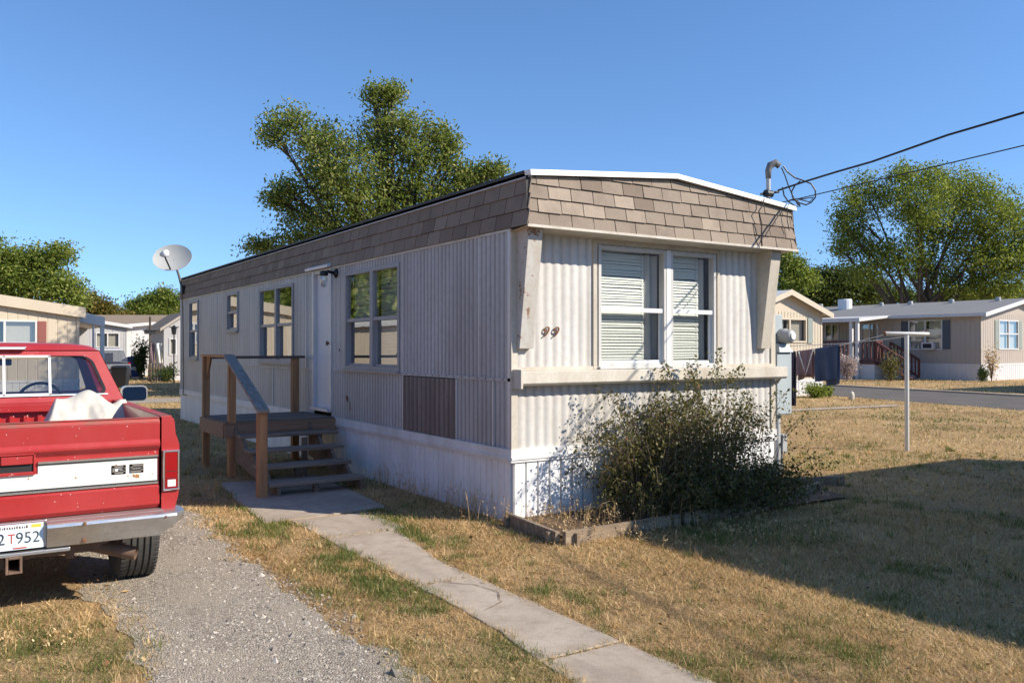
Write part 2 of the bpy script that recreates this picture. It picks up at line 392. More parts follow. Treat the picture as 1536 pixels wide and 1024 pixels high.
# ------------------------------------------------------------------ numpy scatter helpers
def np_mesh(name, V, nper, tint, mat, parent=None, quads=False):
    V = np.asarray(V, dtype=np.float32).reshape(-1, 3); nf = len(V)//nper
    me = bpy.data.meshes.new(name)
    me.vertices.add(len(V)); me.vertices.foreach_set('co', V.ravel())
    me.loops.add(len(V)); me.loops.foreach_set('vertex_index', np.arange(len(V), dtype=np.int32))
    me.polygons.add(nf); me.polygons.foreach_set('loop_start', np.arange(0, len(V), nper, dtype=np.int32))
    a = me.attributes.new('tint', 'FLOAT', 'FACE'); a.data.foreach_set('value', np.asarray(tint, dtype=np.float32))
    me.update(calc_edges=True); me.materials.append(mat)
    o = bpy.data.objects.new(name, me); COL.objects.link(o)
    if parent: o.parent = parent
    return o

_tab = np.random.default_rng(5).random((256, 256))
def vnoise(x, y, s):
    x = np.asarray(x)*s+1000.3; y = np.asarray(y)*s+1000.7
    xi = np.floor(x).astype(int); yi = np.floor(y).astype(int); fx = x-xi; fy = y-yi
    fx = fx*fx*(3-2*fx); fy = fy*fy*(3-2*fy)
    g = lambda a, b: _tab[a % 256, b % 256]
    return (g(xi, yi)*(1-fx)+g(xi+1, yi)*fx)*(1-fy)+(g(xi, yi+1)*(1-fx)+g(xi+1, yi+1)*fx)*fy
def fbm(x, y, s): return 0.5*vnoise(x, y, s)+0.3*vnoise(x, y, s*2.3)+0.2*vnoise(x, y, s*5.1)
def sstep(a, b, x): t = np.clip((x-a)/(b-a), 0, 1); return t*t*(3-2*t)

# ------------------------------------------------------------------ the setting
def sheet(name, pts, z, mat, label=None, thick=0.0):
    b = MB()
    if thick: b.prism([(x, y, z-thick) for x, y in pts], (0, 0, thick))
    else: b.face([(x, y, z) for x, y in pts])
    o = b.build(name, mat); o['kind'] = 'structure'; return o

gb = MB(); gb.face([(-900, -900, 0), (900, -900, 0), (900, 900, 0), (-900, 900, 0)])
tag(gb.build('ground', M['ground']), kind='structure')

def wob(y, s, amp): return amp*(float(fbm(y, 3.1+s*7, 0.9))-0.5)*2 + 0.16*(float(fbm(y, 5.3+s*3, 7.0))-0.5)
DR, DL = -2.42, -3.62       # the gravel track between the grass strips
pts = [(DR+wob(y, 1, 0.22), y) for y in np.arange(-8, 20.6, 0.04)] + [(DL+wob(y, 2, 0.22)-(0.5 if y < -2.4 else 0.0)*min(1, (-2.4-y)), y) for y in np.arange(20.5, -8.1, -0.04)]
sheet('driveway', pts, 0.004, M['gravel'])
pts = [(-4.75+wob(y, 3, 0.2), y) for y in np.arange(-8, 20.6, 0.5)] + [(-6.4+wob(y, 4, 0.2), y) for y in np.arange(20.5, -8.1, -0.5)]
sheet('driveway', pts, 0.004, M['gravel'])
pts = [(x, 20.6+wob(x, 5, 0.25)) for x in np.arange(-9, 8, 0.5)] + [(x, 23.0+wob(x, 6, 0.3)) for x in np.arange(7.5, -9.4, -0.5)]
sheet('driveway', pts, 0.008, M['gravel'])

def loc2(cx, cd):            # camera-frame x, depth -> world xy
    return (CAM.x + cx*CS + cd*SN, CAM.y - cx*SN + cd*CS)
road = [(19.6, 8), (16.2, 16.5), (13.6, 22.4), (11.45, 28.4), (9.3, 34), (6.4, 41), (-2, 60), (5, 63), (11.9, 42), (14.3, 36.7), (17.6, 28.8), (20.6, 21), (25.6, 8)]
sheet('road', [loc2(*p) for p in road], 0.004, M['asphalt'])
kb = MB()
far = [loc2(*p) for p in road[8:13]]
for a_, b_ in zip(far[:-1], far[1:]):
    kb.beam((a_[0], a_[1], 0.03), (b_[0], b_[1], 0.03), 0.35, 0.06)
tag(kb.build('kerb', M['concrete']), kind='structure')
sheet('path', [loc2(*p) for p in [(5.4, 21.1), (11.0, 24.0), (11.1, 24.6), (5.4, 21.7)]], 0.02, M['concrete'])

# concrete walk: slabs with worn edges
def slab(l0, l1, xl, xr, seed, top=0.028):
    rs = np.random.default_rng(seed)
    n_ = 14; L = [(xl(y)+rs.normal(0, 0.004), y) for y in np.linspace(l1, l0, n_)]
    Rr = [(xr(y)+rs.normal(0, 0.004), y) for y in np.linspace(l0, l1, n_)]
    b = MB(); b.prism([(x, y, -0.06) for x, y in L+Rr], (0, 0, top+0.06))
    return tag(b.build('path', M['concrete'], bevel=0.006), kind='structure')
XL = lambda y: -1.70 + 0.02*(float(fbm(y, 9.0, 1.3))-0.5)*2 - 0.10*max(0, -2.1-y)
XR = lambda y: -1.24 + 0.02*(float(fbm(y, 19.0, 1.3))-0.5)*2 + 0.22*max(0.0, min(1.0, (y+0.9)/1.3))
slab(0.36, 1.25, XL, lambda y: XR(y)+0.10, 1, 0.009)
slab(-1.40, 0.34, XL, XR, 2, 0.006)
slab(-3.02, -1.42, XL, XR, 3, 0.009)
slab(-4.75, -3.04, XL, XR, 4, 0.006)
sheet('path', [(-1.95, 1.28), (-1.3, 1.31), (-0.66, 1.36), (-0.55, 2.6), (-0.5, 3.9), (-1.70, 3.9), (-1.85, 2.6)], 0.012, M['concrete'], thick=0.07)
# cracks in the walk
def crack(pts, wd=0.0055):
    b = MB(); rs = random.Random(3); P = []
    for (x0, y0), (x1, y1) in zip(pts[:-1], pts[1:]):
        for k in range(6):
            t = k/6; P.append((x0+(x1-x0)*t+rs.uniform(-.008, .008), y0+(y1-y0)*t+rs.uniform(-.008, .008)))
    P.append(pts[-1])
    for (x0, y0), (x1, y1) in zip(P[:-1], P[1:]):
        d = Vector((x1-x0, y1-y0, 0)).normalized(); s_ = Vector((-d.y, d.x, 0))*wd*rs.uniform(.3, .7)
        b.face([(x0-s_.x, y0-s_.y, 0.0145), (x0+s_.x, y0+s_.y, 0.0145), (x1+s_.x, y1+s_.y, 0.0145), (x1-s_.x, y1-s_.y, 0.0145)])
    return tag(b.build('path', M['soil']), kind='structure')
crack([(-1.50, -1.44), (-1.36, -1.62), (-1.32, -1.85), (-1.42, -2.05), (-1.6, -2.15)])
crack([(-1.66, 2.0), (-1.2, 1.9), (-0.8, 2.15), (-0.6, 2.1)], 0.006)

# ------------------------------------------------------------------ the mobile home
HW, HL = 3.66, 14.2
home = thing('mobile_home', 'weathered pale corrugated mobile home with brown shingled upper band, its end wall facing the lawn', 'mobile home', (0, 0, 0))
front = lambda a, o, z: (a, -o, z)
left = lambda a, o, z: (-o, a, z)
right = lambda a, o, z: (HW+o, a, z)
back = lambda a, o, z: (a, HL+o, z)

def corr(b, mp, a0, a1, z0, z1, openings=(), pitch=0.075, depth=0.008, kind='sine', base=0.0):
    cuts = {a0, a1}
    prof = []
    if kind == 'sine':
        k = 8; a = a0
        while a < a1: prof.append(a); a += pitch/k
        hf = lambda x: depth*(0.5+0.5*math.cos(2*math.pi*x/pitch))**0.7
    elif kind == 'groove':     # flat boards with narrow deep grooves
        a = a0
        while a < a1:
            for q in (0.0, 0.04, 0.1, 0.16, 0.5): prof.append(a+q*pitch)
            a += pitch
        def hf(x):
            f = ((x-a0)/pitch) % 1.0
            return 0.0 if 0.03 < f < 0.12 else depth
    for o in openings: cuts.add(o[0]); cuts.add(o[1])
    xs = sorted(set([p for p in prof if a0 <= p <= a1]) | {c for c in cuts if a0 <= c <= a1})
    for p, q in zip(xs[:-1], xs[1:]):
        if q-p < 1e-5: continue
        m = (p+q)/2; seg = [(z0, z1)]
        for o in openings:
            if o[0] < m < o[1]:
                ns = []
                for s0, s1 in seg:
                    if o[2] > s0: ns.append((s0, min(s1, o[2])))
                    if o[3] < s1: ns.append((max(s0, o[3]), s1))
                seg = [x for x in ns if x[1]-x[0] > 1e-4]
        for s0, s1 in seg:
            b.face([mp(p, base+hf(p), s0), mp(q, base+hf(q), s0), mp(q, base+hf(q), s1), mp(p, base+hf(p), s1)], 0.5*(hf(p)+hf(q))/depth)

def mbox(b, mp, a0, a1, o0, o1, z0, z1, t=0.5):
    p = [mp(a0, o0, z0), mp(a1, o0, z0), mp(a1, o1, z0), mp(a0, o1, z0), mp(a0, o0, z1), mp(a1, o0, z1), mp(a1, o1, z1), mp(a0, o1, z1)]
    b.hexa(p, t)

FW = [(1.035, 1.93, 1.475, 2.67), (2.02, 2.677, 1.465, 2.67)]         # front windows
SW = [(2.405, 4.069, 1.385, 2.65), (6.208, 7.948, 1.43, 2.65), (9.323, 10.071, 1.975, 2.69), (12.469, 13.294, 1.42, 2.68)]
DOOR = (4.63, 5.27, 0.80, 2.76)
b = MB()
corr(b, front, 0.02, HW-0.02, 1.44, 2.80, FW, 0.105, 0.010)
corr(b, front, 0.02, HW-0.02, 0.68, 1.30, (), 0.105, 0.010)
b.build('end_wall', M['siding_front'], home)
b = MB()
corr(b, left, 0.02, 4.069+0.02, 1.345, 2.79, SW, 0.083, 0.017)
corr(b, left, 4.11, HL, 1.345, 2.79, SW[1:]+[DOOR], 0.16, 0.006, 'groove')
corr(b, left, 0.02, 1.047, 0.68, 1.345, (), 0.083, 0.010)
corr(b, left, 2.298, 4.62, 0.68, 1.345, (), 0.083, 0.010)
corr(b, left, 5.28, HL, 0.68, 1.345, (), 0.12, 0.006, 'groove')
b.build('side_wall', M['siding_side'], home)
b = MB(); corr(b, left, 1.047, 2.298, 0.70, 1.325, (), 0.105, 0.022, base=0.002)
o = b.build('patch_panel', M['brown_panel'], home); o['label'] = 'brown weathered corrugated panel'
b = MB(); corr(b, right, 0.02, HL, 0.68, 2.79, (), 0.12, 0.008, 'groove'); corr(b, back, 0, HW, 0.68, 2.79, (), 0.12, 0.008, 'groove')
b.build('rear_wall', M['siding_front'], home)
# inner shell so nothing shows through
b = MB(); b.box(0.5, HW-0.5, 0.6, HL-0.3, 0.7, 2.7); b.build('interior', M['dark'], home)
# skirting
b = MB()
corr(b, front, 0.0, HW, 0.0, 0.60, (), 0.137, 0.045, 'groove', base=-0.028)
o = b.build('skirting', M['skirt'], home); o['label'] = 'white grooved skirting under the end wall'
b = MB(); corr(b, left, 0.0, HL, 0.0, 0.60, (), 0.11, 0.012, 'groove'); 
corr(b, right, 0.0, HL, 0.0, 0.60, (), 0.11, 0.012, 'groove'); corr(b, back, 0.0, HW, 0.0, 0.60, (), 0.11, 0.012, 'groove')
b.build('skirting', M['skirt'], home)
# skirting cap (the white band)
b = MB()
mbox(b, front, -0.03, HW+0.03, 0, 0.035, 0.575, 0.700); mbox(b, front, -0.03, HW+0.03, 0.035, 0.045, 0.600, 0.625)
mbox(b, left, 0.0, HL, 0, 0.035, 0.572, 0.698); mbox(b, left, 0.0, HL, 0.035, 0.045, 0.600, 0.622)
mbox(b, right, 0.0, HL, 0, 0.03, 0.572, 0.698)
b.build('skirting_band', M['white_trim'], home)
# trims
b = MB()
mbox(b, left, 0.0, 4.55, 0.0, 0.022, 1.335, 1.365); mbox(b, left, 5.36, HL, 0.0, 0.022, 1.325, 1.352)
b.build('belt_trim', M['grey_trim'], home)
b = MB()
mbox(b, left, -0.004, HL, 0, 0.024, 2.755, 2.80); mbox(b, left, -0.002, 0.045, 0, 0.022, 0.70, 2.755)
mbox(b, left, HL-0.04, HL, 0, 0.022, 0.70, 2.755)
for s_ in (0.58, 2.33, 4.10, 5.62, 8.05, 10.9): mbox(b, left, s_, s_+0.022, 0.004, 0.015, 1.365, 2.755)
for s_ in (2.30, 1.03, 0.30, 7.2, 9.6): mbox(b, left, s_, s_+0.02, 0.004, 0.022, 0.70, 1.33)
b.build('wall_trim', M['alum'], home)
b = MB()
mbox(b, front, -0.022, 0.05, 0, 0.024, 0.70, 2.77); mbox(b, front, HW-0.05, HW+0.022, 0, 0.024, 0.70, 2.77)
mbox(b, front, 0.955, 1.0, 0.0, 0.03, 1.44, 2.75); mbox(b, front, 2.715, 2.75, 0.0, 0.028, 1.44, 2.72)
mbox(b, front, 1.0, 2.715, 0.0, 0.028, 2.70, 2.76); mbox(b, front, 0.05, HW-0.05, 0, 0.026, 1.435, 1.47)
b.build('wall_trim', M['cream_wood'], home)
# sill beam across the end wall
b = MB()
b.prism([(0.02, -0.002, 1.44), (0.02, -0.15, 1.43), (0.02, -0.155, 1.32), (0.02, -0.13, 1.295), (0.02, -0.12, 1.34), (0.02, -0.002, 1.36)], (HW+0.06, 0, 0))
b.box(-0.005, 0.02, -0.16, -0.01, 1.27, 1.45)
b.beam((3.70, -0.12, 1.36), (3.70, -0.03, 1.24), 0.02, 0.03)
b.build('sill_beam', M['cream_wood'], home, bevel=0.004)

# windows -----------------------------------------------------------
def window(mp, a0, a1, z0, z1, mull=None, sash=None, frame=M['alum'], gl=M['glass'], inner=None, fw=0.035, rail=None):
    b = MB(); o0, o1 = -0.05, 0.03
    mbox(b, mp, a0-0.012, a0+fw, o0, o1, z0-0.012, z1+0.012); mbox(b, mp, a1-fw, a1+0.012, o0, o1, z0-0.012, z1+0.012)
    mbox(b, mp, a0+fw, a1-fw, o0, o1-0.002, z1-fw, z1+0.012); mbox(b, mp, a0+fw, a1-fw, o0, o1-0.002, z0-0.012, z0+fw)
    if mull: mbox(b, mp, mull-0.045, mull+0.045, o0, o1-0.004, z0+fw, z1-fw)
    mbox(b, mp, a0-0.02, a1+0.02, 0.02, o1+0.035, z0-0.035, z0-0.012)
    wn = b.build('window', frame, home)
    sash = sash or (z0+z1)/2
    cols = [(a0+fw, mull-0.045), (mull+0.045, a1-fw)] if mull else [(a0+fw, a1-fw)]
    rb = MB(); gu = MB(); gd = MB(); rc = MB()
    for c0, c1 in cols:
        mbox(rb, mp, c0, c1, -0.02, 0.016, sash-0.025, sash+0.02)
        for q0, q1 in ((c0, c0+0.022), (c1-0.022, c1)): mbox(rb, mp, q0, q1, -0.045, -0.012, z0+fw, sash-0.025)
        mbox(rb, mp, c0+0.022, c1-0.022, -0.045, -0.012, z0+fw, z0+fw+0.03)
        gu.face([mp(c0, -0.005, sash+0.02), mp(c1, -0.005, sash+0.02), mp(c1, -0.005, z1-fw), mp(c0, -0.005, z1-fw)])
        gd.face([mp(c0+0.022, -0.035, z0+fw+0.03), mp(c1-0.022, -0.035, z0+fw+0.03), mp(c1-0.022, -0.035, sash-0.025), mp(c0+0.022, -0.035, sash-0.025)])
    rb.build('sash_rail', rail or frame, wn)
    gu.build('glass_pane', gl, wn, fix=False); gd.build('glass_pane', M['glass_low'] if gl is M['glass'] else gl, wn, fix=False)
    # dark reveal behind
    for (p, q) in (((a0, -0.05), (a0, -0.45)), ((a1, -0.05), (a1, -0.45))):
        rc.face([mp(p[0], p[1], z0), mp(q[0], q[1], z0), mp(q[0], q[1], z1), mp(p[0], p[1], z1)])
    rc.face([mp(a0, -0.45, z0), mp(a1, -0.45, z0), mp(a1, -0.45, z1), mp(a0, -0.45, z1)])
    rc.face([mp(a0, -0.05, z0), mp(a1, -0.05, z0), mp(a1, -0.45, z0), mp(a0, -0.45, z0)])
    rc.face([mp(a0, -0.05, z1), mp(a1, -0.05, z1), mp(a1, -0.45, z1), mp(a0, -0.45, z1)])
    rc.build('reveal', M['dark'], wn, fix=False)
    return wn
def blinds(wn, mp, a0, a1, z0, z1, o=-0.10, mat=None, pitch=0.030):
    b = MB(); z = z0; k = 0; rs = random.Random(int(a0*100)); ph = 0
    while z < z1:
        dz = rs.uniform(-0.004, 0.004); tl = rs.uniform(-0.006, 0.006)
        b.face([mp(a0, o+0.010, z+dz), mp(a1, o+0.010, z+dz+tl), mp(a1, o-0.008, z+0.0295+dz+tl), mp(a0, o-0.008, z+0.0295+dz)])
        z += pitch
    return b.build('blind', mat or M['blind'], wn, fix=False)
def drape(wn, mp, a0, a1, z0, z1, mat, o=-0.14):
    b = MB(); P = []
    xs = np.linspace(a0, a1, 40)
    for z in (z0, (z0+z1)/2, z1): P.append([mp(x, o+0.02*math.sin(x*55+z), z) for x in xs])
    b.grid(P); return b.build('curtain', mat, wn, smooth=True, fix=False)
w1 = window(front, *FW[0], sash=2.047, rail=M['white_alum'], frame=M['sash'], fw=0.020); blinds(w1, front, 1.05, 1.73, 1.47, 2.66); drape(w1, front, 1.69, 1.925, 1.49, 2.64, M['screen'], -0.115)
w2 = window(front, *FW[1], sash=2.047, rail=M['white_alum'], frame=M['sash'], fw=0.020); blinds(w2, front, 2.03, 2.54, 1.47, 2.66); drape(w2, front, 2.49, 2.67, 1.49, 2.64, M['screen'], -0.115)
b = MB(); mbox(b, front, 1.945, 2.005, 0, 0.034, 1.455, 2.69); b.build('window_mullion', M['white_alum'], home)
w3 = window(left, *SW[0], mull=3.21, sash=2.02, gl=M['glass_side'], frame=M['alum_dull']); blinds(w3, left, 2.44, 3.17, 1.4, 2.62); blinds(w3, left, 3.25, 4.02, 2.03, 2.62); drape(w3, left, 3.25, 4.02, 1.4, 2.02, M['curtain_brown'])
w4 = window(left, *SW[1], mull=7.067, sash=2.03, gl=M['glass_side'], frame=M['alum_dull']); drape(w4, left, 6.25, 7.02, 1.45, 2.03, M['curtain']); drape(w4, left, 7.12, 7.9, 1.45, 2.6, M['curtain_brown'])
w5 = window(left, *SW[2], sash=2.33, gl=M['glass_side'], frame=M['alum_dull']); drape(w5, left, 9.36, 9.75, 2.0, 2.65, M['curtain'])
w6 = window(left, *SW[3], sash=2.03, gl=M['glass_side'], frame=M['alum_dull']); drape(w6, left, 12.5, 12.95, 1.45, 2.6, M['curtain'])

# door
b = MB()
mbox(b, left, 4.63, 5.27, -0.07, -0.03, 0.80, 2.72)
dr = b.build('door', M['door_white'], home, bevel=0.004)
b = MB(); 
b.lathe([(0.0, 0), (0.028, 0), (0.030, 0.02), (0.016, 0.03), (0.014, 0.045), (0.03, 0.055), (0.032, 0.075), (0.0, 0.085)], (-0.0, 0, 0), 'X', 16)
b.v = [(0.03-x, 4.70+y, 1.72+z) for x, y, z in b.v]
b.build('handle', M['rust_steel'], dr, smooth=True)
b = MB()
mbox(b, left, 4.575, 4.63, -0.07, 0.03, 0.78, 2.80); mbox(b, left, 5.27, 5.34, -0.07, 0.03, 0.78, 2.80)
mbox(b, left, 4.63, 5.27, -0.07, 0.02, 2.72, 2.78); mbox(b, left, 4.60, 5.31, -0.06, 0.07, 0.76, 0.80)
b.build('door_frame', M['alum'], home)
b = MB(); b.prism([(-0.0, 4.56, 2.79), (-0.09, 4.56, 2.775), (-0.095, 4.56, 2.81), (-0.0, 4.56, 2.85)], (0, 0.90, 0))
b.build('door_hood', M['white_alum'], home)

# roof and shingled band ------------------------------------------------
ZB, ZT = 2.775, 3.262
def ridge(x): return ZT + 0.165*(1-abs(x-HW/2)/(HW/2))
def shade(rs):
    r = rs.random()
    return min(1, max(0, rs.gauss(0.52, 0.11) if r > 0.10 else (0.15 if r < 0.05 else 0.95)))
rs = random.Random(21)
b = MB(); CH = 0.128; SLP = 0.04/0.49
def fm(a, o, h):                     # front band point: along, proud, height above the eave
    return (a, -0.31+SLP*h-o, ZB+h)
k = 0; h = 0.0
bk = MB()
for i in range(60):                  # backing
    a0 = -0.03+i*(HW+0.06)/60; a1 = a0+(HW+0.06)/60
    bk.face([fm(a0, 0, 0), fm(a1, 0, 0), fm(a1, 0, ridge(a1)-ZB-0.03), fm(a0, 0, ridge(a0)-ZB-0.03)])
while h < 0.66:
    a = -0.03 + (-(k % 2)*0.13) - 0.02
    while a < HW+0.03:
        wd = 0.262+rs.uniform(-0.008, 0.008)
        p, q = max(a+0.005, -0.032), min(a+wd-0.004, HW+0.032)
        lim = 0.06*h/0.49
        p = max(p, -0.034+lim); q = min(q, HW+0.034-lim)
        if q-p > 0.01:
            tp = min(h+CH-0.004, ridge(p)-ZB-0.04); tq = min(h+CH-0.004, ridge(q)-ZB-0.04)
            if max(tp, tq) > h+0.01:
                tp = max(tp, h+0.003); tq = max(tq, h+0.003); dz = rs.uniform(-0.003, 0.003)
                t = shade(rs)
                lf = rs.uniform(0, 0.008); rg = rs.uniform(0, 0.008)
                b.hexa([fm(p, 0, h+dz), fm(q, 0, h+dz-0.002), fm(q, 0.015+rg, h+dz-0.002), fm(p, 0.015+lf, h+dz), fm(p, 0, tp), fm(q, 0, tq), fm(q, 0.004, tq), fm(p, 0.004, tp)], t)
        a += wd
    h += CH; k += 1
sh = b.build('shingle_band', M['shingle'], home)
sh['label'] = 'tan sunlit shingles above the end wall'
b = MB()
def sm(y, o, h, sgn=-1):
    x = -0.03+0.06*h/0.49-o if sgn < 0 else HW+0.03-0.06*h/0.49+o
    return (x, y, ZB+h)
for sgn in (-1, 1):
    bk.face([sm(-0.30, 0, 0, sgn), sm(HL+0.05, 0, 0, sgn), sm(HL+0.05, 0, 0.47, sgn), sm(-0.27, 0, 0.47, sgn)])
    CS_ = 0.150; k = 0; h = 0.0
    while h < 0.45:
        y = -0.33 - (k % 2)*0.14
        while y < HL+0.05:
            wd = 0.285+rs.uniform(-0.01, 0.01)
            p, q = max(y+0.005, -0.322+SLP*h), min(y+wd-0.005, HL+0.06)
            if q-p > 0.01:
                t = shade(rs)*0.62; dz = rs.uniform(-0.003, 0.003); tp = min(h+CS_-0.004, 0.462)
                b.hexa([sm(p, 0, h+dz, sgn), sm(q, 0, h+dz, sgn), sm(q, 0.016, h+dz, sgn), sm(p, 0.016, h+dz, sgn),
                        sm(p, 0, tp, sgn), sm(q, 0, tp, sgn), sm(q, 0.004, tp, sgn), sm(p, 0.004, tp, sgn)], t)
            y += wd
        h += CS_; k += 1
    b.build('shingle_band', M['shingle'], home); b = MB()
bk.face([(-0.03, HL+0.05, ZB), (HW+0.03, HL+0.05, ZB), (HW-0.02, HL+0.05, ZT), (HW/2, HL+0.05, ridge(HW/2)-0.02), (0.02, HL+0.05, ZT)])
bk.build('band_backing', M['dark'], home, fix=False)
b = MB()                               # soffit and eave
b.face([(-0.04, -0.325, ZB-0.004), (HW+0.04, -0.325, ZB-0.004), (HW+0.04, 0.0, ZB-0.03), (-0.04, 0.0, ZB-0.03)])
b.box(-0.045, HW+0.045, -0.338, -0.320, ZB-0.02, ZB+0.004)
b.build('soffit', M['cream_wood'], home)
b = MB()                               # roof skin
for y0, y1 in ((-0.30, HL+0.08),):
    xs = [0.0, HW/2, HW]
    for x0, x1 in ((0.0, HW/2), (HW/2, HW)):
        b.hexa([(x0, y0, ridge(x0)-0.03), (x1, y0, ridge(x1)-0.03), (x1, y1, ridge(x1)-0.03), (x0, y1, ridge(x0)-0.03),
                (x0, y0, ridge(x0)), (x1, y0, ridge(x1)), (x1, y1, ridge(x1)), (x0, y1, ridge(x0))])
b.build('roof', M['roof_white'], home)
b = MB()                               # white cap along the gable top
for x0, x1 in ((-0.005, HW/2), (HW/2, HW+0.035)):
    b.hexa([(x0, -0.325, ridge(x0)-0.035), (x1, -0.325, ridge(x1)-0.035), (x1, -0.22, ridge(x1)-0.02), (x0, -0.22, ridge(x0)-0.02),
            (x0, -0.315, ridge(x0)+0.020), (x1, -0.315, ridge(x1)+0.020), (x1, -0.22, ridge(x1)+0.024), (x0, -0.22, ridge(x0)+0.024)])
b.build('roof_cap', M['roof_white'], home, bevel=0.004)
b = MB()
mbx = [(-0.0, -0.30), (-0.0, HL+0.08)]
b.box(-0.004, 0.03, -0.21, HL+0.08, ZT+0.002, ZT+0.028)
b.box(HW-0.03, HW+0.004, -0.21, HL+0.08, ZT+0.002, ZT+0.028)
b.build('roof_edge', M['dark_trim'], home)
b = MB(); b.box(0.0, 0.036, -0.29, HL+0.07, ZT-0.045, ZT+0.001); b.build('roof_edge', M['grey_trim'], home)
for y, x in ((3.5, 0.9), (9.8, 0.8), (10.4, 0.7)):
    b = MB(); b.lathe([(0.0, 0.10), (0.13, 0.09), (0.17, 0.05), (0.17, 0.03), (0.1, 0.02), (0.1, -0.14)], (x, y, ridge(x)+0.06), 'Z', 20); b.build('roof_vent', M['white_alum'], home, smooth=True)
# corner brackets
for nm, x0, x1, lab in (('bracket', 0.035, 0.195, 'rust streaked bracket at the corner by the house number'), ('bracket', 3.375, 3.535, 'tapered bracket beside the meter')):
    b = MB(); b.prism([(x0, 0.0, 1.645), (x0, -0.075, 1.645), (x0, -0.235, ZB-0.005), (x0, 0.0, ZB-0.005)], (x1-x0, 0, 0))
    o = b.build(nm, M['rusty_white'] if x0 < 1 else M['cream_wood'], home, bevel=0.003); o['label'] = lab
# house number: rusty script digits
Mx = Matrix.Translation((0.415, -0.028, 1.80)) @ Matrix.Rotation(R(90), 4, 'X')
text_obj('9 9', 0.150, 0.006, M['rust'], home, Mx, 'house_number', shear=0.35, bold=-0.001)
# stains: a rust patch on the side wall and two old screw plates
rr = random.Random(5)
for (ya, za, ra, rb) in ((4.02, 0.97, 0.045, 0.05), (4.3, 1.62, 0.02, 0.02), (3.92, 0.88, 0.02, 0.06)):
    b = MB(); b.face([left(ya+ra*math.cos(t)*rr.uniform(.6, 1.3), 0.013, za+rb*math.sin(t)*rr.uniform(.6, 1.3)) for t in np.linspace(0, 5.9, 14)]); b.build('rust_patch', M['rust'], home, fix=False)
for k in range(26):
    ya = 0.12+k*0.16; b = MB(); b.lathe([(0, 0.028), (0.006, 0.027), (0.008, 0.022), (0, 0.02)], (0, 0, 0), 'X', 8); b.v = [(-x, y+ya, z+1.352) for x, y, z in b.v]; b.build('screw', M['rust'], home, fix=False)
# wires hanging over the end band
for P_, r_ in (([(3.12, -0.34, 3.31), (3.10, -0.345, 3.24), (3.02, -0.35, 3.16), (3.06, -0.355, 3.02), (3.05, -0.36, 2.9), (3.06, -0.36, 2.77)], 0.007),
        ([(3.52, -0.33, 3.25), (3.50, -0.345, 3.1), (3.53, -0.35, 2.98)], 0.005)):
    b = MB(); b.tube(P_, r_, 6); b.build('loose_wire', M['black'], home)

# wall lamp
wl = thing('wall_lamp', 'small black porch lamp on the wall beside the white door', 'lamp', (0, 4.42, 2.68))
b = MB(); b.lathe([(0, 0), (0.06, 0), (0.065, 0.02), (0.03, 0.05), (0, 0.05)], (0, 0, 0), 'X', 16); b.v = [(-x, y, z) for x, y, z in b.v]
b.tube([(-0.04, 0, 0), (-0.12, 0, 0.02), (-0.19, 0, 0.0)], 0.022, 8)
b.build('bracket', M['black'], wl, smooth=True)
b = MB(); b.lathe([(0.0, 0.03), (0.05, 0.02), (0.06, -0.03), (0.05, -0.04)], (-0.19, 0, 0.0), 'Z', 16); b.build('lamp_cap', M['black'], wl, smooth=True)
b = MB(); b.lathe([(0.045, -0.04), (0.05, -0.10), (0.035, -0.19), (0.0, -0.20)], (-0.19, 0, 0.0), 'Z', 16); b.build('lamp_shade', M['glass_far'], wl, smooth=True)

# satellite dish at the far corner
dp = Vector((-0.05, 13.85, 3.0))
ds = thing('satellite_dish', 'grey oval satellite dish on an arm at the far top corner of the trailer', 'satellite dish', dp)
aim = Vector((-0.50, -0.80, 0.42)).normalized(); u_ = aim.cross(Vector((0, 0, 1))).normalized(); v_ = u_.cross(aim)
c = at(258, 19.2, 386)-dp
b = MB(); P = []
for i in range(9):
    r = i/8; P.append([c + u_*(0.44*r*math.cos(t)) + v_*(0.34*r*math.sin(t)) + aim*(0.09*(r*r-1)) for t in np.linspace(0, 2*math.pi, 37)[:-1]])
b.grid(P, close=True)
P2 = [[p-aim*0.012 for p in row] for row in P]; b.grid(P2, close=True)
b.grid([P[-1], P2[-1]], close=True)
b.build('dish', paint('dish_grey', (0.42, 0.43, 0.41), (0.45, 0.43, 0.38), 0.5, 5, 0.4, False), ds, smooth=True)
b = MB(); b.tube([(0.02, 0, 0), (-0.02, 0, 0.08), tuple(c*0.55-aim*0.12), tuple(c-aim*0.10)], 0.028, 10); b.build('mast', M['steel'], ds, smooth=True)
b = MB(); b.tube([tuple(c-v_*0.30-aim*0.03), tuple(c-v_*0.20+aim*0.40)], 0.018, 8); b.build('feed_arm', M['black'], ds)
b = MB(); b.tube([tuple(c-v_*0.20+aim*0.36), tuple(c-v_*0.12+aim*0.40), tuple(c-v_*0.06+aim*0.34)], [0.075, 0.085, 0.06], 12)
b.tube([tuple(c-v_*0.16+aim*0.40-u_*0.08), tuple(c-v_*0.16+aim*0.40+u_*0.10)], 0.04, 10)
b.build('receiver', M['white_alum'], ds, smooth=True)
b = MB(); b.box(-0.03, 0.05, -0.10, 0.10, -0.10, 0.09); b.build('mount_plate', M['black'], ds)
b = MB(); b.tube([(-0.02, -0.02, -0.08), (-0.0, -0.05, -0.4), (0.01, -0.05, -1.2), (0.015, -0.05, -2.2), (-0.0, -0.1, -2.42), (0.0, -0.4, -2.40)], 0.011, 6); b.build('cable', M['black'], ds)

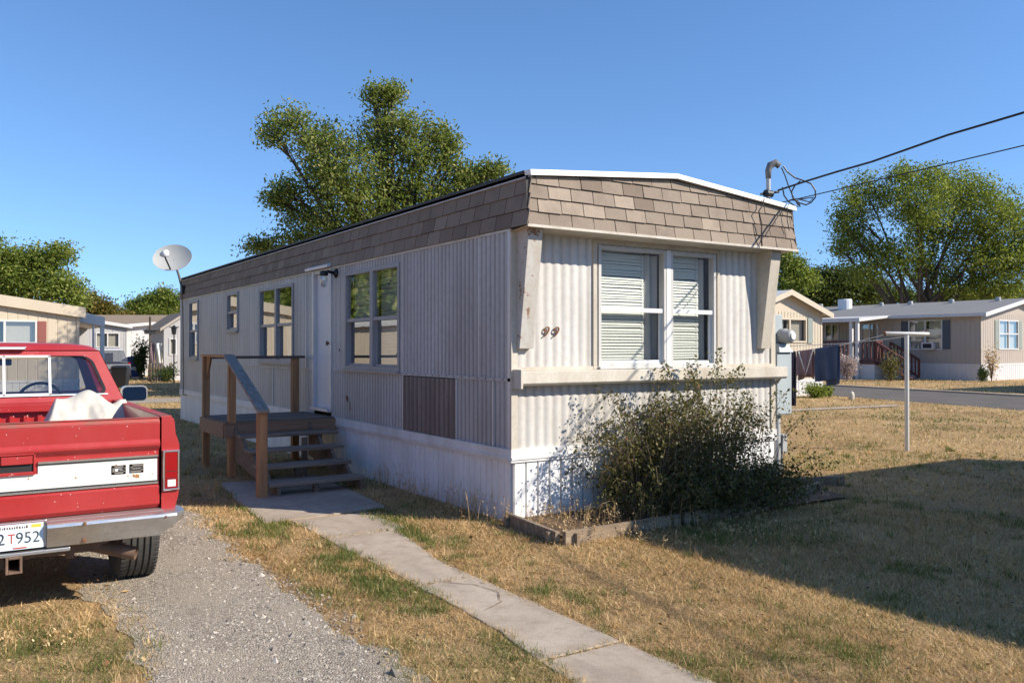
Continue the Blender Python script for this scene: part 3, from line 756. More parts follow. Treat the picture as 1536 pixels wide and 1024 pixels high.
# ------------------------------------------------------------------ wooden deck with steps
dk = thing('wooden_deck', 'brown wooden entry deck with steps and a handrail at the white door', 'deck', (-0.75, 4.4, 0))
def W(x, y, z): return (x+0.75, y-4.4, z)
def dbox(b, x0, x1, y0, y1, z0, z1, t=0.5): b.box(x0+0.75, x1+0.75, y0-4.4, y1-4.4, z0, z1, t)
rs = random.Random(9)
b = MB(); y = 4.42
while y < 5.62:
    dbox(b, -1.50, -0.04, y, min(y+0.132, 5.66), 0.675, 0.708+rs.uniform(-.002, .002), rs.uniform(.2, .8)); y += 0.138
b.build('platform', M['deck_wood'], dk, bevel=0.003)
b = MB()
dbox(b, -1.52, -0.03, 4.375, 4.41, 0.50, 0.69, 0.45); dbox(b, -1.535, -1.50, 4.41, 5.66, 0.50, 0.69, 0.6); dbox(b, -1.50, -0.03, 5.63, 5.66, 0.52, 0.675, 0.5)
dbox(b, -0.80, -0.76, 4.41, 5.63, 0.53, 0.675)
b.build('rim_board', wood('rim_wood', (0.36, 0.22, 0.13), (0.20, 0.12, 0.07), axis=0), dk, bevel=0.003)
def dpost(x, y, z0, z1, s_=0.09, t=0.5):
    b = MB(); dbox(b, x-s_/2, x+s_/2, y-s_/2, y+s_/2, z0, z1, t); return b.build('post', M['post_wood'], dk, bevel=0.003)
dpost(-1.47, 5.58, 0.0, 1.53, t=0.6); dpost(-1.42, 4.43, 0.0, 1.53, t=0.7); dpost(-0.19, 5.60, 0.0, 1.50, 0.10, t=0.2); dpost(-1.56, 2.66, 0.0, 0.93, 0.10, t=0.75)
dpost(-0.25, 4.47, 0.0, 0.68, t=0.2)
b = MB(); 
dbox(b, -1.53, -1.41, 4.38, 5.66, 1.53, 1.565, 0.9); b.build('rail', M['post_wood'], dk, bevel=0.003)
b = MB(); dbox(b, -1.41, -0.06, 5.53, 5.66, 1.50, 1.54, 0.1); b.build('rail', M['deck_wood'], dk, bevel=0.003)
b = MB(); b.beam(W(-1.46, 4.42, 1.555), W(-1.57, 2.56, 0.955), 0.13, 0.038); b.build('handrail', M['rail_wood'], dk, bevel=0.003)
# knee braces as cut plywood
b = MB(); b.prism([W(-1.475, 5.53, 1.53), W(-1.475, 5.32, 1.53), W(-1.475, 5.53, 1.22)], (0.03, 0, 0)); b.build('brace', M['post_wood'], dk)
treads = [(4.02, 0.555, -1.42, -0.13), (3.55, 0.415, -1.44, -0.24), (3.08, 0.280, -1.47, -0.33), (2.60, 0.150, -1.50, -0.36)]
for k, (yf, z, xa, xb) in enumerate(treads):
    b = MB(); t = rs.uniform(.35, .8)
    dbox(b, xa, xb, yf, yf+0.14, z-0.038, z, t); dbox(b, xa+0.01, xb-0.005, yf+0.15, yf+0.30, z-0.038, z-0.002, t*0.9)
    b.build('tread', M['tread_wood'], dk, bevel=0.004)
for x in (-1.40, -0.42):               # sawtooth stringers
    b = MB(); poly = []
    poly += [W(x, 4.37, 0.66), W(x, 4.37, 0.22)]
    poly += [W(x, 2.75, 0.0), W(x, 2.62, 0.0), W(x, 2.62, 0.11)]
    for (yf, z, xa, xb) in reversed(treads[:-1]):
        poly += [W(x, yf+0.02, z-0.14), W(x, yf+0.02, z-0.038)] if False else []
    poly += [W(x, 2.92, 0.11), W(x, 3.10, 0.24), W(x, 3.40, 0.24), W(x, 3.57, 0.375), W(x, 3.86, 0.375), W(x, 4.04, 0.515), W(x, 4.33, 0.515)]
    b.prism(poly, (0.04, 0, 0)); b.build('stringer', M['deck_wood'], dk)
for q in ((-0.96, -0.90, 2.66, 2.72, 0.0, 0.11), (-0.96, -0.88, 3.30, 3.37, 0.0, 0.24), (-0.66, -0.60, 3.9, 3.96, 0, 0.5)):
    b = MB(); dbox(b, *q); b.build('step_support', M['deck_wood'], dk)

# ------------------------------------------------------------------ garden bed edging and soil
bs = MB(); bs.face([(0.0, -0.9, 0.03), (3.85, -0.9, 0.03), (3.85, 0, 0.05), (0.0, 0, 0.05)]); tag(bs.build('soil', M['soil']), kind='structure')
def board(a, b_, label):
    o = thing('edging_board', label, 'board', (a[0], a[1], 0), 0, 'old timber boards edging the bush bed')
    m = MB(); m.beam((0, 0, 0.055), (b_[0]-a[0], b_[1]-a[1], 0.05), 0.045, 0.125); m.build('plank', M['old_timber'], o, bevel=0.005)
    for q in (0.08, 0.92):
        s = MB()
        x, y = (b_[0]-a[0])*q, (b_[1]-a[1])*q
        d = Vector((b_[0]-a[0], b_[1]-a[1], 0)).normalized(); nrm = Vector((-d.y, d.x, 0))*0.045*(-1)
        s.box(x+nrm.x-0.018, x+nrm.x+0.018, y+nrm.y-0.018, y+nrm.y+0.018, 0, 0.10)
        s.build('stake', M['old_timber'], o)
    return o
board((-0.07, -0.03), (-0.15, -0.93), 'short dark timber board running out from the near corner of the trailer')
board((-0.12, -0.98), (1.25, -0.93), 'pale timber edging board in front of the left half of the bush')
board((1.30, -0.93), (2.55, -0.86), 'timber edging board hidden in the shade under the bush')
board((2.60, -0.84), (3.95, -0.42), 'greyish timber edging board to the right of the bush, in shade')
board((3.55, 0.02), (4.6, -0.28), 'thin timber board on the shaded lawn past the meter post')

# ------------------------------------------------------------------ electric meter and service mast
em = thing('electric_meter', 'pale blue electric meter cabinet with a round dial by the trailer corner', 'electric meter', (3.86, 0.10, 0))
b = MB(); b.box(-0.125, 0.125, -0.10, 0.08, 0.86, 1.60); b.box(-0.13, 0.13, -0.108, -0.098, 0.87, 1.59)
b.prism([(-0.125, -0.14, 1.60), (0.125, -0.14, 1.60), (0.09, -0.10, 1.70), (-0.09, -0.10, 1.70)], (0, 0.2, 0))
b.build('cabinet', M['meter_blue'], em, bevel=0.006)
b = MB(); b.box(-0.12, 0.05, -0.04, 0.08, 1.70, 2.05); b.build('upper_box', M['meter_blue'], em, bevel=0.006)
b = MB(); b.lathe([(0, -0.04), (0.092, -0.04), (0.095, -0.10), (0.078, -0.12), (0.078, -0.18), (0.062, -0.205), (0, -0.21)], (0.03, 0.0, 1.79), 'Y', 24)
b.build('meter_dial', M['galv'], em, smooth='auto')
b = MB(); b.lathe([(0.045, -0.212), (0.038, -0.22), (0, -0.22)], (0.03, 0.0, 1.79), 'Y', 20); b.build('dial_face', M['blind'], em)
b = MB(); b.tube([(0.0, 0, 0.0), (0.0, 0, 0.86)], 0.038, 12); b.build('conduit', M['galv'], em, smooth='auto')
b = MB(); b.box(0.04, 0.12, -0.05, 0.04, 0.40, 0.62); b.tube([(0.08, 0, 0.4), (0.10, 0.01, 0.0)], 0.012, 8); b.build('junction_box', M['galv'], em, bevel=0.004)
sm_ = thing('service_mast', 'grey service pipe with curved weatherhead rising past the roof corner', 'service mast', (3.76, 0.14, 0))
b = MB(); b.tube([(0, 0, 1.95), (0, 0, 3.74)], 0.027, 12); b.build('pipe', M['galv'], sm_, smooth='auto')
b = MB(); b.tube([(0, 0, 3.68), (0, 0, 3.78), (0.02, -0.012, 3.84), (0.07, -0.045, 3.87), (0.115, -0.07, 3.83)], [0.032, 0.038, 0.044, 0.044, 0.036], 12); b.build('weatherhead', M['steel'], sm_, smooth='auto')
b = MB(); b.tube([(-0.10, 0.03, 3.49), (0.14, -0.04, 3.53)], 0.014, 8); b.tube([(-0.05, 0, 3.50), (0.05, 0, 3.50)], 0.045, 12); b.build('clamp', M['black'], sm_)
b = MB()
wrt = lambda x, y, z: Vector((x*CS, -x*SN, 0))+Vector((0, 0, 0))+Vector((y*SN, y*CS, z))      # x across the view, y away
H = lambda x, z: tuple(wrt(x, -0.15, 3.53+z))
b.tube([H(0.13, 0.27), H(0.18, 0.20), H(0.27, 0.13), H(0.36, 0.10), H(0.46, 0.06), H(0.51, -0.02), H(0.51, -0.10), H(0.46, -0.16), H(0.40, -0.19), H(0.30, -0.16), H(0.24, -0.10), H(0.23, -0.03), H(0.27, 0.04), H(0.33, 0.09)], 0.009, 6)
b.tube([H(0.11, 0.25), H(0.15, 0.16), H(0.19, 0.04), H(0.24, -0.08), H(0.31, -0.20)], 0.008, 6)
b.tube([H(0.12, 0.02), H(0.14, -0.08), H(0.19, -0.15), H(0.28, -0.21), H(0.33, -0.21), H(0.30, -0.14), H(0.22, -0.13), H(0.19, -0.15)], 0.009, 6)
b.tube([H(0.24, -0.12), H(0.36, -0.12), H(0.49, -0.10), H(0.44, -0.155), H(0.30, -0.12)], 0.007, 6)
b.build('wire_loop', M['black'], sm_)

# utility pole, up the axis of the trailer behind the viewer
up_ = thing('utility_pole', 'tall wooden utility pole carrying the two power cables', 'utility pole', (3.8, -25.0, 0))
b = MB(); b.tube([(0, 0, 0), (0, 0, 8.6)], [0.17, 0.12], 14); b.build('pole', M['bark'], up_, smooth='auto')
b = MB(); b.box(-0.9, 0.9, -0.06, 0.06, 8.0, 8.12); b.build('crossarm', M['old_timber'], up_)
def cable(p0, p1, sag, r, label, wig=0.0):
    b = MB(); P = []; p0 = Vector(p0); p1 = Vector(p1)
    for i in range(61):
        t = i/60; p = p0.lerp(p1, t); p.z -= sag*4*t*(1-t); p.z += wig*math.sin(t*95)*min(1, t*20)
        P.append(p)
    b.tube(P, r, 6); return tag(b.build('power_cable', M['black']), label, 'cable')
cable((3.86, 0.08, 3.54), (3.75, -25.0, 7.10), 0.28, 0.0115, 'thick black cable from the weatherhead up to the right', 0.012)
cable((3.62, -0.05, 3.33), (3.85, -25.0, 5.15), 0.16, 0.006, 'thin black cable running from the roof corner up to the right')

# ------------------------------------------------------------------ clothesline
def tpole(p, label, rot):
    o = thing('clothesline_pole', label, 'clothesline pole', p, rot, 'T-shaped clothesline poles')
    b = MB(); b.tube([(0, 0, 0), (0, 0, 1.86)], 0.034, 14); b.build('pole', M['pole_white'], o, smooth='auto')
    b = MB(); b.tube([(-0.36, 0, 1.885), (0.36, 0, 1.875)], 0.034, 14); b.build('crossbar', M['pole_white'], o, smooth='auto')
    b = MB()
    for x in (-0.31, 0.31): b.tube([(x, 0, 1.91), (x, 0, 1.95), (x+0.02, 0, 1.95), (x+0.02, 0, 1.91)], 0.005, 6)
    b.tube([(-0.372, 0, 1.885), (-0.355, 0, 1.885)], 0.037, 14)
    b.build('hook', M['rust'], o); return o
A_ = gnd(1360, 13.65); B_ = Vector((*loc2(2.9, 18.0), 0))
dl_ = (B_-A_).normalized(); rot_ = math.atan2(dl_.y, dl_.x)-math.pi/2
tpole(A_, 'white metal T-shaped clothesline pole standing on the dry lawn', R(-30))
tpole(B_, 'T-shaped clothesline pole out of sight behind the trailer', R(-30))
def linept(t, off=0.0, sag=0.38):
    p = A_.lerp(B_, t); s_ = Vector((CS, -SN, 0))*off
    return Vector((p.x+s_.x, p.y+s_.y, 1.88-sag*4*t*(1-t)*0.95))
for off, lab, sg in ((-0.31, 'clothesline nearer the trailer with the washing on it', 0.38), (0.31, 'empty clothesline running beside the loaded one', 0.20)):
    b = MB(); b.tube([linept(i/24, off, sg) for i in range(25)], 0.006, 5)
    tag(b.build('clothesline', M['pole_white']), lab, 'clothesline', 'lines strung between the T poles')
def garment(name, label, cat, t0, t1, drop, mat, kind):
    off = -0.31; nu, nv = 22, 14; b = MB()
    nrm = Vector((dl_.y, -dl_.x, 0))
    for side, dd in ((1, 1.0), (-1, 0.86)):   # the two hanging halves
        P = []
        for j in range(nv+1):
            v = j/nv; row = []
            for i in range(nu+1):
                u = i/nu; p = linept(t0+(t1-t0)*u, off, 0.38); dz = drop*dd*v
                if kind == 'shirt' : dz *= (1.0-0.10*math.sin(u*math.pi*1.0)*(v))
                if kind == 'legs' and side == 1: dz *= (1.0 if u < 0.55 else 0.82)
                q = p + nrm*(side*(0.02+0.028*v) + 0.04*v*math.sin(u*13+side*2+v*2)) - Vector((0, 0, dz-0.012))
                row.append(q)
            P.append(row)
        b.grid(P)
    P = []
    for i in range(nu+1):
        p = linept(t0+(t1-t0)*i/nu, off, 0.38)
        P.append([p+nrm*0.02+Vector((0, 0, .012)), p+Vector((0, 0, .022)), p-nrm*0.02+Vector((0, 0, .012))])
    b.grid(P)
    o = b.build(name, mat, None, smooth=True, fix=False); return tag(o, label, cat)
def tpx(px):                     # where along the line a viewing direction meets it
    best = min((abs((lambda q: 768+1274*((q.x-CAM.x)*CS-(q.y-CAM.y)*SN)/((q.x-CAM.x)*SN+(q.y-CAM.y)*CS))(linept(t/400, -0.31))-px), t/400) for t in range(400)); return best[1]
garment('jeans', 'dark blue jeans folded over the clothesline, rightmost of the washing', 'jeans', tpx(1258), tpx(1223.5), 0.66, M['jeans'], 'legs')
garment('shirt', 'dusty mauve shirt hanging in the middle of the washing', 'shirt', tpx(1221), tpx(1196), 0.52, M['shirt'], 'shirt')
garment('trousers', 'long dark navy trousers hanging next to the meter', 'trousers', tpx(1193), tpx(1176), 0.95, M['trousers'], 'plain')
b = MB(); q0 = linept(tpx(1219), -0.31, 0.38); q1 = linept(tpx(1198), -0.31, 0.38); mid = (q0+q1)/2-Vector((0, 0, 0.40))
nrm = Vector((dl_.y, -dl_.x, 0))*-0.0
cmd = (CAM-mid); cmd.z = 0; cmd.normalize()
b.tube([q0+cmd*0.07, mid+cmd*0.08, q1+cmd*0.07], 0.012, 6); o = b.build('collar', M['blind'], bpy.data.objects['shirt'])

# ------------------------------------------------------------------ red pickup (seen from behind), local axes: X right, Y forward
tk = thing('pickup_truck', 'faded red pickup with a white striped tailgate and chrome step bumper on the gravel', 'pickup truck', (-4.055, -0.81, 0))
TR = M['truck_red']
prof = [(0.050, 1.197), (0.012, 1.190), (0.0, 1.165), (0.004, 1.06), (-0.012, 1.035), (-0.012, 1.02), (0.018, 0.985), (0.018, 0.955), (0.018, 0.77), (0.004, 0.755), (0.008, 0.64), (0.03, 0.612), (0.05, 0.612)]
def tailsec(x): return [(x, y, z) for y, z in prof]
b = MB(); b.prism(tailsec(-0.79), (1.58, 0, 0)); tg = b.build('tailgate', TR, tk, bevel=0.004)
b = MB(); b.box(-0.79, 0.79, 0.008, 0.056, 1.1965, 1.2015); b.build('top_edge', M['truck_worn'], tg)
b = MB(); b.face([(-0.785, 0.0105, 1.192), (0.785, 0.0105, 1.192), (0.785, -0.0015, 1.171), (-0.785, -0.0015, 1.171)]); b.face([(-0.785, 0.0105, 1.192), (0.785, 0.0105, 1.192), (0.785, 0.045, 1.2), (-0.785, 0.045, 1.2)]); b.build('worn_lip', M['truck_worn'], tg)
b = MB(); b.box(-0.775, -0.13, 0.010, 0.017, 0.785, 0.95); b.box(0.095, 0.775, 0.010, 0.017, 0.785, 0.95); b.box(-0.13, 0.095, 0.010, 0.017, 0.785, 0.885)
b.build('white_stripe', M['truck_white'], tg)
b = MB()
for z in (0.952, 0.778):
    for x0, x1 in (((-0.78, -0.13), (0.095, 0.78)) if z > 0.9 else ((-0.78, 0.78),)): b.box(x0, x1, 0.002, 0.016, z-0.006, z+0.006)
b.build('stripe_trim', M['chrome_clean'], tg)
b = MB()
for z in (0.940, 0.790):
    for x0, x1 in (((-0.78, -0.13), (0.095, 0.78)) if z > 0.9 else ((-0.78, 0.78),)): b.box(x0, x1, 0.005, 0.0125, z-0.0035, z+0.0035)
b.build('stripe_trim', M['black'], tg)
b = MB()
for x0, x1, z0, z1 in ((-0.115, -0.105, 0.895, 1.015), (0.07, 0.08, 0.895, 1.015), (-0.115, 0.08, 1.005, 1.015), (-0.115, 0.08, 0.885, 0.905)): b.box(x0, x1, -0.008, 0.02, z0, z1)
b.box(-0.10, 0.065, -0.014, 0.006, 0.952, 1.0); b.build('handle', TR, tg, bevel=0.003)
b = MB(); b.box(-0.105, 0.07, 0.004, 0.014, 0.905, 0.952); b.build('handle_recess', M['dark'], tg)
def letter(bars, x, z, s_=1.0):
    for mt, gr, y in ((M['dark'], 0.0035, 0.006), (M['chrome_clean'], 0.0, 0.002)):
        b = MB()
        for x0, x1, z0, z1 in bars: b.box(x+x0-gr, x+x1+gr, y, 0.0125, z+z0-gr, z+z1+gr)
        b.build('letter', mt, tg)
letter([(0, 0.075, 0.038, 0.048), (0, 0.012, 0, 0.048), (0, 0.075, 0, 0.010), (0.063, 0.075, 0, 0.024), (0.040, 0.075, 0.017, 0.025), (0.063, 0.075, 0.034, 0.048)], 0.508, 0.853)
letter([(0, 0.075, 0.038, 0.048), (0, 0.012, 0.022, 0.048), (0, 0.075, 0.019, 0.028), (0.063, 0.075, 0, 0.026), (0, 0.075, 0, 0.010)], 0.613, 0.855)
rs = random.Random(4); RO = paint('rust_orange', (0.42, 0.20, 0.06), (0.25, 0.10, 0.04), 0.8, 20, 0.7, False)
for (x, z, r) in ((0.635, 0.832, 0.009), (0.655, 0.828, 0.013), (0.30, 0.846, 0.006), (0.045, 0.862, 0.005), (-0.3, 0.83, 0.006), (0.60, 0.833, 0.005), (0.745, 0.835, 0.004), (0.53, 0.905, 0.006)):
    b = MB(); b.face([(x+r*math.cos(t)*rs.uniform(.7, 1.3), 0.0088, z+r*math.sin(t)*rs.uniform(.7, 1.3)) for t in np.linspace(0, 5.7, 10)]); b.build('rust_spot', RO, tg, fix=False)
# bed sides
def sec(sg, y):
    k = max(0.0, 1-y/0.05)**2*0.009
    pts = [(0.800, 1.200), (0.862, 1.200), (0.880, 1.190), (0.888, 1.165), (0.894, 1.09), (0.908, 1.050), (0.917, 1.02), (0.920, 0.97), (0.920, 0.75), (0.912, 0.68), (0.890, 0.60), (0.865, 0.56)]
    za = 0.0
    if abs(y-0.83) < 0.46: za = 0.38+math.sqrt(0.46**2-(y-0.83)**2)
    return [(sg*(x-(k if x > 0.81 else 0)), y, max(z, za if za > 0.56 else 0)) for x, z in pts]
for sg, lab in ((1, None), (-1, None)):
    b = MB(); ys = [0.0, 0.015, 0.03, 0.05]+list(np.linspace(0.1, 2.16, 50))
    b.grid([sec(sg, y) for y in ys])
    b.face([p for p in sec(sg, 0.0)]+[(sg*0.80, 0, 0.56)])
    b.face([(sg*0.80, 0.0, 1.2), (sg*0.80, 2.16, 1.2), (sg*0.80, 2.16, 0.7), (sg*0.80, 0, 0.7)])
    b.face([(sg*0.80, 0.0, 0.56), (sg*0.80, 0.1, 0.56), (sg*0.80, 0.1, 1.2), (sg*0.80, 0, 1.2)])
    bs_ = b.build('bed_side', TR, tk, smooth=True)
    m = bs_.modifiers.new('es', 'EDGE_SPLIT'); m.split_angle = R(35)
    b = MB(); b.box(sg*0.80-0.001*sg, sg*0.868, 0.03, 2.15, 1.2, 1.206) if sg > 0 else b.box(-0.868, -0.80, 0.03, 2.15, 1.2, 1.206)
    b.build('rail_cap', M['truck_worn'], bs_)
b = MB(); b.box(-0.80, 0.80, 0.05, 2.16, 0.66, 0.70)
for i in range(9): x = -0.72+i*0.18; b.box(x-0.04, x+0.04, 0.06, 2.1, 0.70, 0.715)
b.build('bed_floor', TR, tk)
b = MB()
b.box(-0.80, 0.80, 2.12, 2.16, 0.70, 1.19); b.box(-0.80, 0.80, 2.06, 2.12, 1.13, 1.19)
for i in range(16):
    x = -0.75+i*0.1; b.prism([(x-0.035, 2.121, 0.75), (x-0.015, 2.09, 0.77), (x+0.015, 2.09, 0.77), (x+0.035, 2.121, 0.75)], (0, 0, 0.33))
b.build('bulkhead', TR, tk, bevel=0.004)
# tail lights
for sg in (1, -1):
    x0, x1 = (0.806, 0.908) if sg > 0 else (-0.908, -0.806)
    b = MB(); o0 = -0.022
    b.box(x0, x0+0.012, o0, 0.01, 0.735, 0.972); b.box(x1-0.012, x1, o0, 0.01, 0.735, 0.972); b.box(x0, x1, o0, 0.01, 0.972, 0.984); b.box(x0, x1, o0, 0.01, 0.723, 0.735)
    tl_ = b.build('tail_light', M['chrome_clean'], tk, bevel=0.003)
    b = MB(); b.box(x0+0.012, x1-0.012, -0.018, 0.005, 0.735, 0.972); b.build('lens', M['lens_red'], tl_, bevel=0.004)
    b = MB(); b.box(x0+0.028, x1-0.024, -0.021, -0.016, 0.748, 0.792); b.build('reverse_lens', M['lens_white'], tl_)
    b = MB(); b.box(x0+0.018, x1-0.018, -0.0195, -0.016, 0.845, 0.849); b.box(x0+0.018, x1-0.018, -0.0195, -0.016, 0.80, 0.804); b.build('lens_rib', M['dark'], tl_)
# bumper
bumprof = [(0.03, 0.600), (-0.09, 0.604), (-0.125, 0.603), (-0.142, 0.594), (-0.146, 0.578), (-0.138, 0.560), (-0.128, 0.540), (-0.105, 0.458), (-0.09, 0.452), (-0.06, 0.456)]
bb = MB()
for sg in (1, -1):
    xin = 0.135 if sg > 0 else 0.205
    rows = []
    for i in range(15):
        u = i/14; row = []
        for (y, z) in bumprof:
            xe = 0.925 if z > 0.56 else 0.925-0.16*(0.56-z)/0.108
            x = xin + (xe-xin)*u; yy = y
            if x > 0.84: yy = y+(x-0.84)**2*9
            row.append((sg*x, yy, z))
        rows.append(row)
    bb.grid(rows); 
    bb.face([(sg*xin, y, z) for y, z in bumprof]); bb.face(rows[-1])
bb.prism([(-0.205, 0.02, 0.60), (-0.205, -0.05, 0.600), (-0.205, -0.055, 0.455), (-0.205, 0.0, 0.45)], (0.34, 0, 0))
bu = bb.build('bumper', M['chrome'], tk, smooth=True)
m = bu.modifiers.new('es', 'EDGE_SPLIT'); m.split_angle = R(32)
b = MB(); b.box(-0.21, 0.14, -0.03, 0.02, 0.598, 0.612); b.box(-0.30, 0.26, -0.115, -0.04, 0.425, 0.447); b.build('step_bar', M['chrome'], bu, bevel=0.004)
b = MB()
for x, y, z, r in ((0.335, -0.112, 0.478, 0.014), (0.335, -0.147, 0.585, 0.010), (-0.40, -0.112, 0.478, 0.014), (0.80, -0.142, 0.575, 0.009)):
    b.lathe([(0, -0.01), (r, -0.007), (r*1.1, 0.006), (0, 0.01)], (x, y, z), 'Y', 12)
b.build('bolt', M['rust'], bu)
b = MB(); b.box(-0.80, 0.80, -0.07, 0.035, 0.6045, 0.608); b.build('step_pad', paint('pinkish', (0.38, 0.28, 0.27), (0.25, 0.20, 0.19), 0.5, 8, 0.6, False, metal=0.4), bu)
# licence plate
pl = MB(); pl.box(-0.186, 0.118, -0.098, -0.094, 0.462, 0.612); plo = pl.build('licence_plate', M['plate'], tk, bevel=0.003)
PM = lambda x, z, sx=1.0: Matrix.Translation((x, -0.0985, z)) @ Matrix.Rotation(R(90), 4, 'X') @ Matrix.Diagonal((sx, 1, 1, 1))
text_obj('952', 0.093, 0.0012, M['plate_ink'], plo, PM(0.037, 0.527, 0.92), 'letters', bold=-0.0005)
text_obj('T', 0.080, 0.0012, M['plate_red'], plo, PM(-0.047, 0.527, 0.8), 'letters')
text_obj('2', 0.093, 0.0012, M['plate_ink'], plo, PM(-0.100, 0.527, 0.92), 'letters')
b = MB(); rs = random.Random(2); x = -0.11
while x < 0.02: 
    wd = rs.uniform(0.006, 0.012); b.box(x, x+wd*0.7, -0.0992, -0.098, 0.586, 0.586+rs.uniform(0.010, 0.016)); x += wd+0.003
b.box(0.027, 0.036, -0.0992, -0.098, 0.586, 0.602); b.build('small_print', M['rust'], plo)
b = MB(); b.box(0.055, 0.105, -0.0992, -0.098, 0.586, 0.605); b.build('sticker', M['plate_yellow'], plo)
b = MB(); b.box(-0.04, 0.03, -0.0992, -0.098, 0.468, 0.476); b.build('small_print', M['plate_red'], plo)
# hitch, exhaust, underside
b = MB()
for x0, x1, z0, z1 in ((-0.078, -0.064, 0.325, 0.425), (-0.006, 0.008, 0.325, 0.425), (-0.064, -0.006, 0.325, 0.339), (-0.064, -0.006, 0.411, 0.425)): b.box(x0, x1, -0.12, 0.28, z0, z1)
b.box(-0.5, 0.5, 0.10, 0.16, 0.36, 0.42); b.beam((0.01, -0.02, 0.395), (0.28, 0.04, 0.425), 0.02, 0.03); b.box(-0.14, -0.08, -0.02, 0.1, 0.34, 0.43)
b.build('tow_hitch', M['rust_steel'], tk, bevel=0.003)
b = MB(); P = [(0.10, 0.75, 0.42), (0.28, 0.30, 0.40), (0.42, 0.16, 0.385), (0.655, 0.04, 0.325)]
b.tube(P, 0.043, 16, caps=False); b.tube(P, 0.038, 16, caps=False); b.build('exhaust_pipe', M['rust_steel'], tk, smooth='auto')
b = MB(); b.tube([(-0.65, 0.83, 0.38), (0.65, 0.83, 0.38)], 0.05, 12); b.lathe([(0, -0.16), (0.10, -0.12), (0.15, 0), (0.10, 0.12), (0, 0.16)], (0, 0.83, 0.38), 'Y', 14)
b.box(-0.45, -0.37, 0.1, 4.3, 0.46, 0.58); b.box(0.37, 0.45, 0.1, 4.3, 0.46, 0.58)
for x in (-0.5, 0.5):
    b.beam((x, 0.25, 0.50), (x, 0.85, 0.36), 0.06, 0.04); b.box(x-0.03, x+0.03, 0.20, 0.27, 0.36, 0.50); b.beam((x, 0.85, 0.36), (x, 1.5, 0.48), 0.06, 0.04)
b.box(-0.79, 0.79, 0.06, 0.10, 0.50, 0.62)
b.tube([(0.28, 0.12, 0.47), (0.28, 0.12, 0.33)], 0.025, 8); b.tube([(0.40, 0.12, 0.47), (0.40, 0.12, 0.36)], 0.012, 8)
b.build('chassis', M['rust_steel'], tk)
# wheels
def wheel(x, y, sg):
    tp = [(0.20, -0.10), (0.235, -0.118), (0.31, -0.135), (0.350, -0.125), (0.368, -0.105), (0.372, -0.09)]
    for c in (-0.062, -0.022, 0.022, 0.062):
        tp += [(0.374, c-0.007), (0.362, c-0.005), (0.362, c+0.005), (0.374, c+0.007)]
    tp += [(0.372, 0.09), (0.368, 0.105), (0.350, 0.125), (0.31, 0.135), (0.235, 0.118), (0.20, 0.10)]
    r = thing('wheel', None, None, (x, y, 0.37)); r.parent = tk
    b = MB(); b.lathe(tp, (0, 0, 0), 'X', 56); 
    for k in range(56):          # shallow cross cuts at the shoulders
        a = 2*math.pi*k/56
        for s0 in (-0.118, 0.086):
            c, s_ = math.cos(a), math.sin(a)
            p = Vector((s0, 0.366*c, 0.366*s_)); q = Vector((s0+0.032, 0.366*c, 0.366*s_)); n_ = Vector((0, c, s_)); t_ = Vector((0, -s_, c))*0.012
            b.hexa([p-t_-n_*.01, q-t_-n_*.01, q+t_-n_*.01, p+t_-n_*.01, p-t_+n_*.0065, q-t_+n_*.0085, q+t_+n_*.0085, p+t_+n_*.0065])
    b.build('tyre', M['rubber'], r, fix=True)
    b = MB(); b.lathe([(0, 0.05*sg), (0.06, 0.055*sg), (0.08, 0.03*sg), (0.17, 0.02*sg), (0.19, 0.08*sg), (0.21, 0.10*sg), (0.21, -0.10*sg), (0.15, -0.08*sg), (0, -0.08*sg)], (0, 0, 0), 'X', 32)
    b.build('rim', M['steel'], r, smooth='auto')
for x, y, sg in ((0.755, 0.83, 1), (-0.755, 0.83, -1), (0.755, 3.75, 1), (-0.755, 3.75, -1)): wheel(x, y, sg)
# cab
Y0, Y1 = 2.20, 2.34
def rring(b, c00, c10, c11, c01, m, rad, nrm, depth, seg=10):
    # panel c00-c10-c11-c01 with a rounded opening inset by m=(left,right,bottom,top) fractions
    def P(u, v):
        p = Vector(c00)*(1-u)*(1-v)+Vector(c10)*u*(1-v)+Vector(c11)*u*v+Vector(c01)*(1-u)*v; return p
    l_, r_, bo, to = m; inner = []; outer = []
    for cx, cy, a0, ou, ov in ((1-r_-rad[0], 1-to-rad[1], 0, 1, 1), (l_+rad[0], 1-to-rad[1], 90, 0, 1), (l_+rad[0], bo+rad[1], 180, 0, 0), (1-r_-rad[0], bo+rad[1], 270, 1, 0)):
        for i in range(seg+1):
            a = R(a0+90*i/seg); u = cx+rad[0]*math.cos(a); v = cy+rad[1]*math.sin(a); inner.append(P(u, v))
            t = i/seg
            if a0 == 0: ou_, ov_ = (1, v+(1-v)*min(1, t*2)) if t < .5 else (1-(1-u)*(t*2-1), 1)
            elif a0 == 90: ou_, ov_ = (u*(1-min(1, t*2)), 1) if t < .5 else (0, 1-(1-v)*(t*2-1))
            elif a0 == 180: ou_, ov_ = (0, v*(1-min(1, t*2))) if t < .5 else (u*(t*2-1), 0)
            else: ou_, ov_ = (u+(1-u)*min(1, t*2), 0) if t < .5 else (1, v*(t*2-1))
            outer.append(P(ou_, ov_))
    nv = Vector(nrm)*depth; n_ = len(inner)
    for i in range(n_):
        j = (i+1) % n_
        b.face([outer[i], outer[j], inner[j], inner[i]]); b.face([inner[i], inner[j], inner[j]-nv, inner[i]-nv])
    return inner
b = MB()
RL, RR_, TL, TRr = (-0.90, Y0, 1.20), (0.90, Y0, 1.20), (-0.715, Y1, 1.635), (0.715, Y1, 1.635)
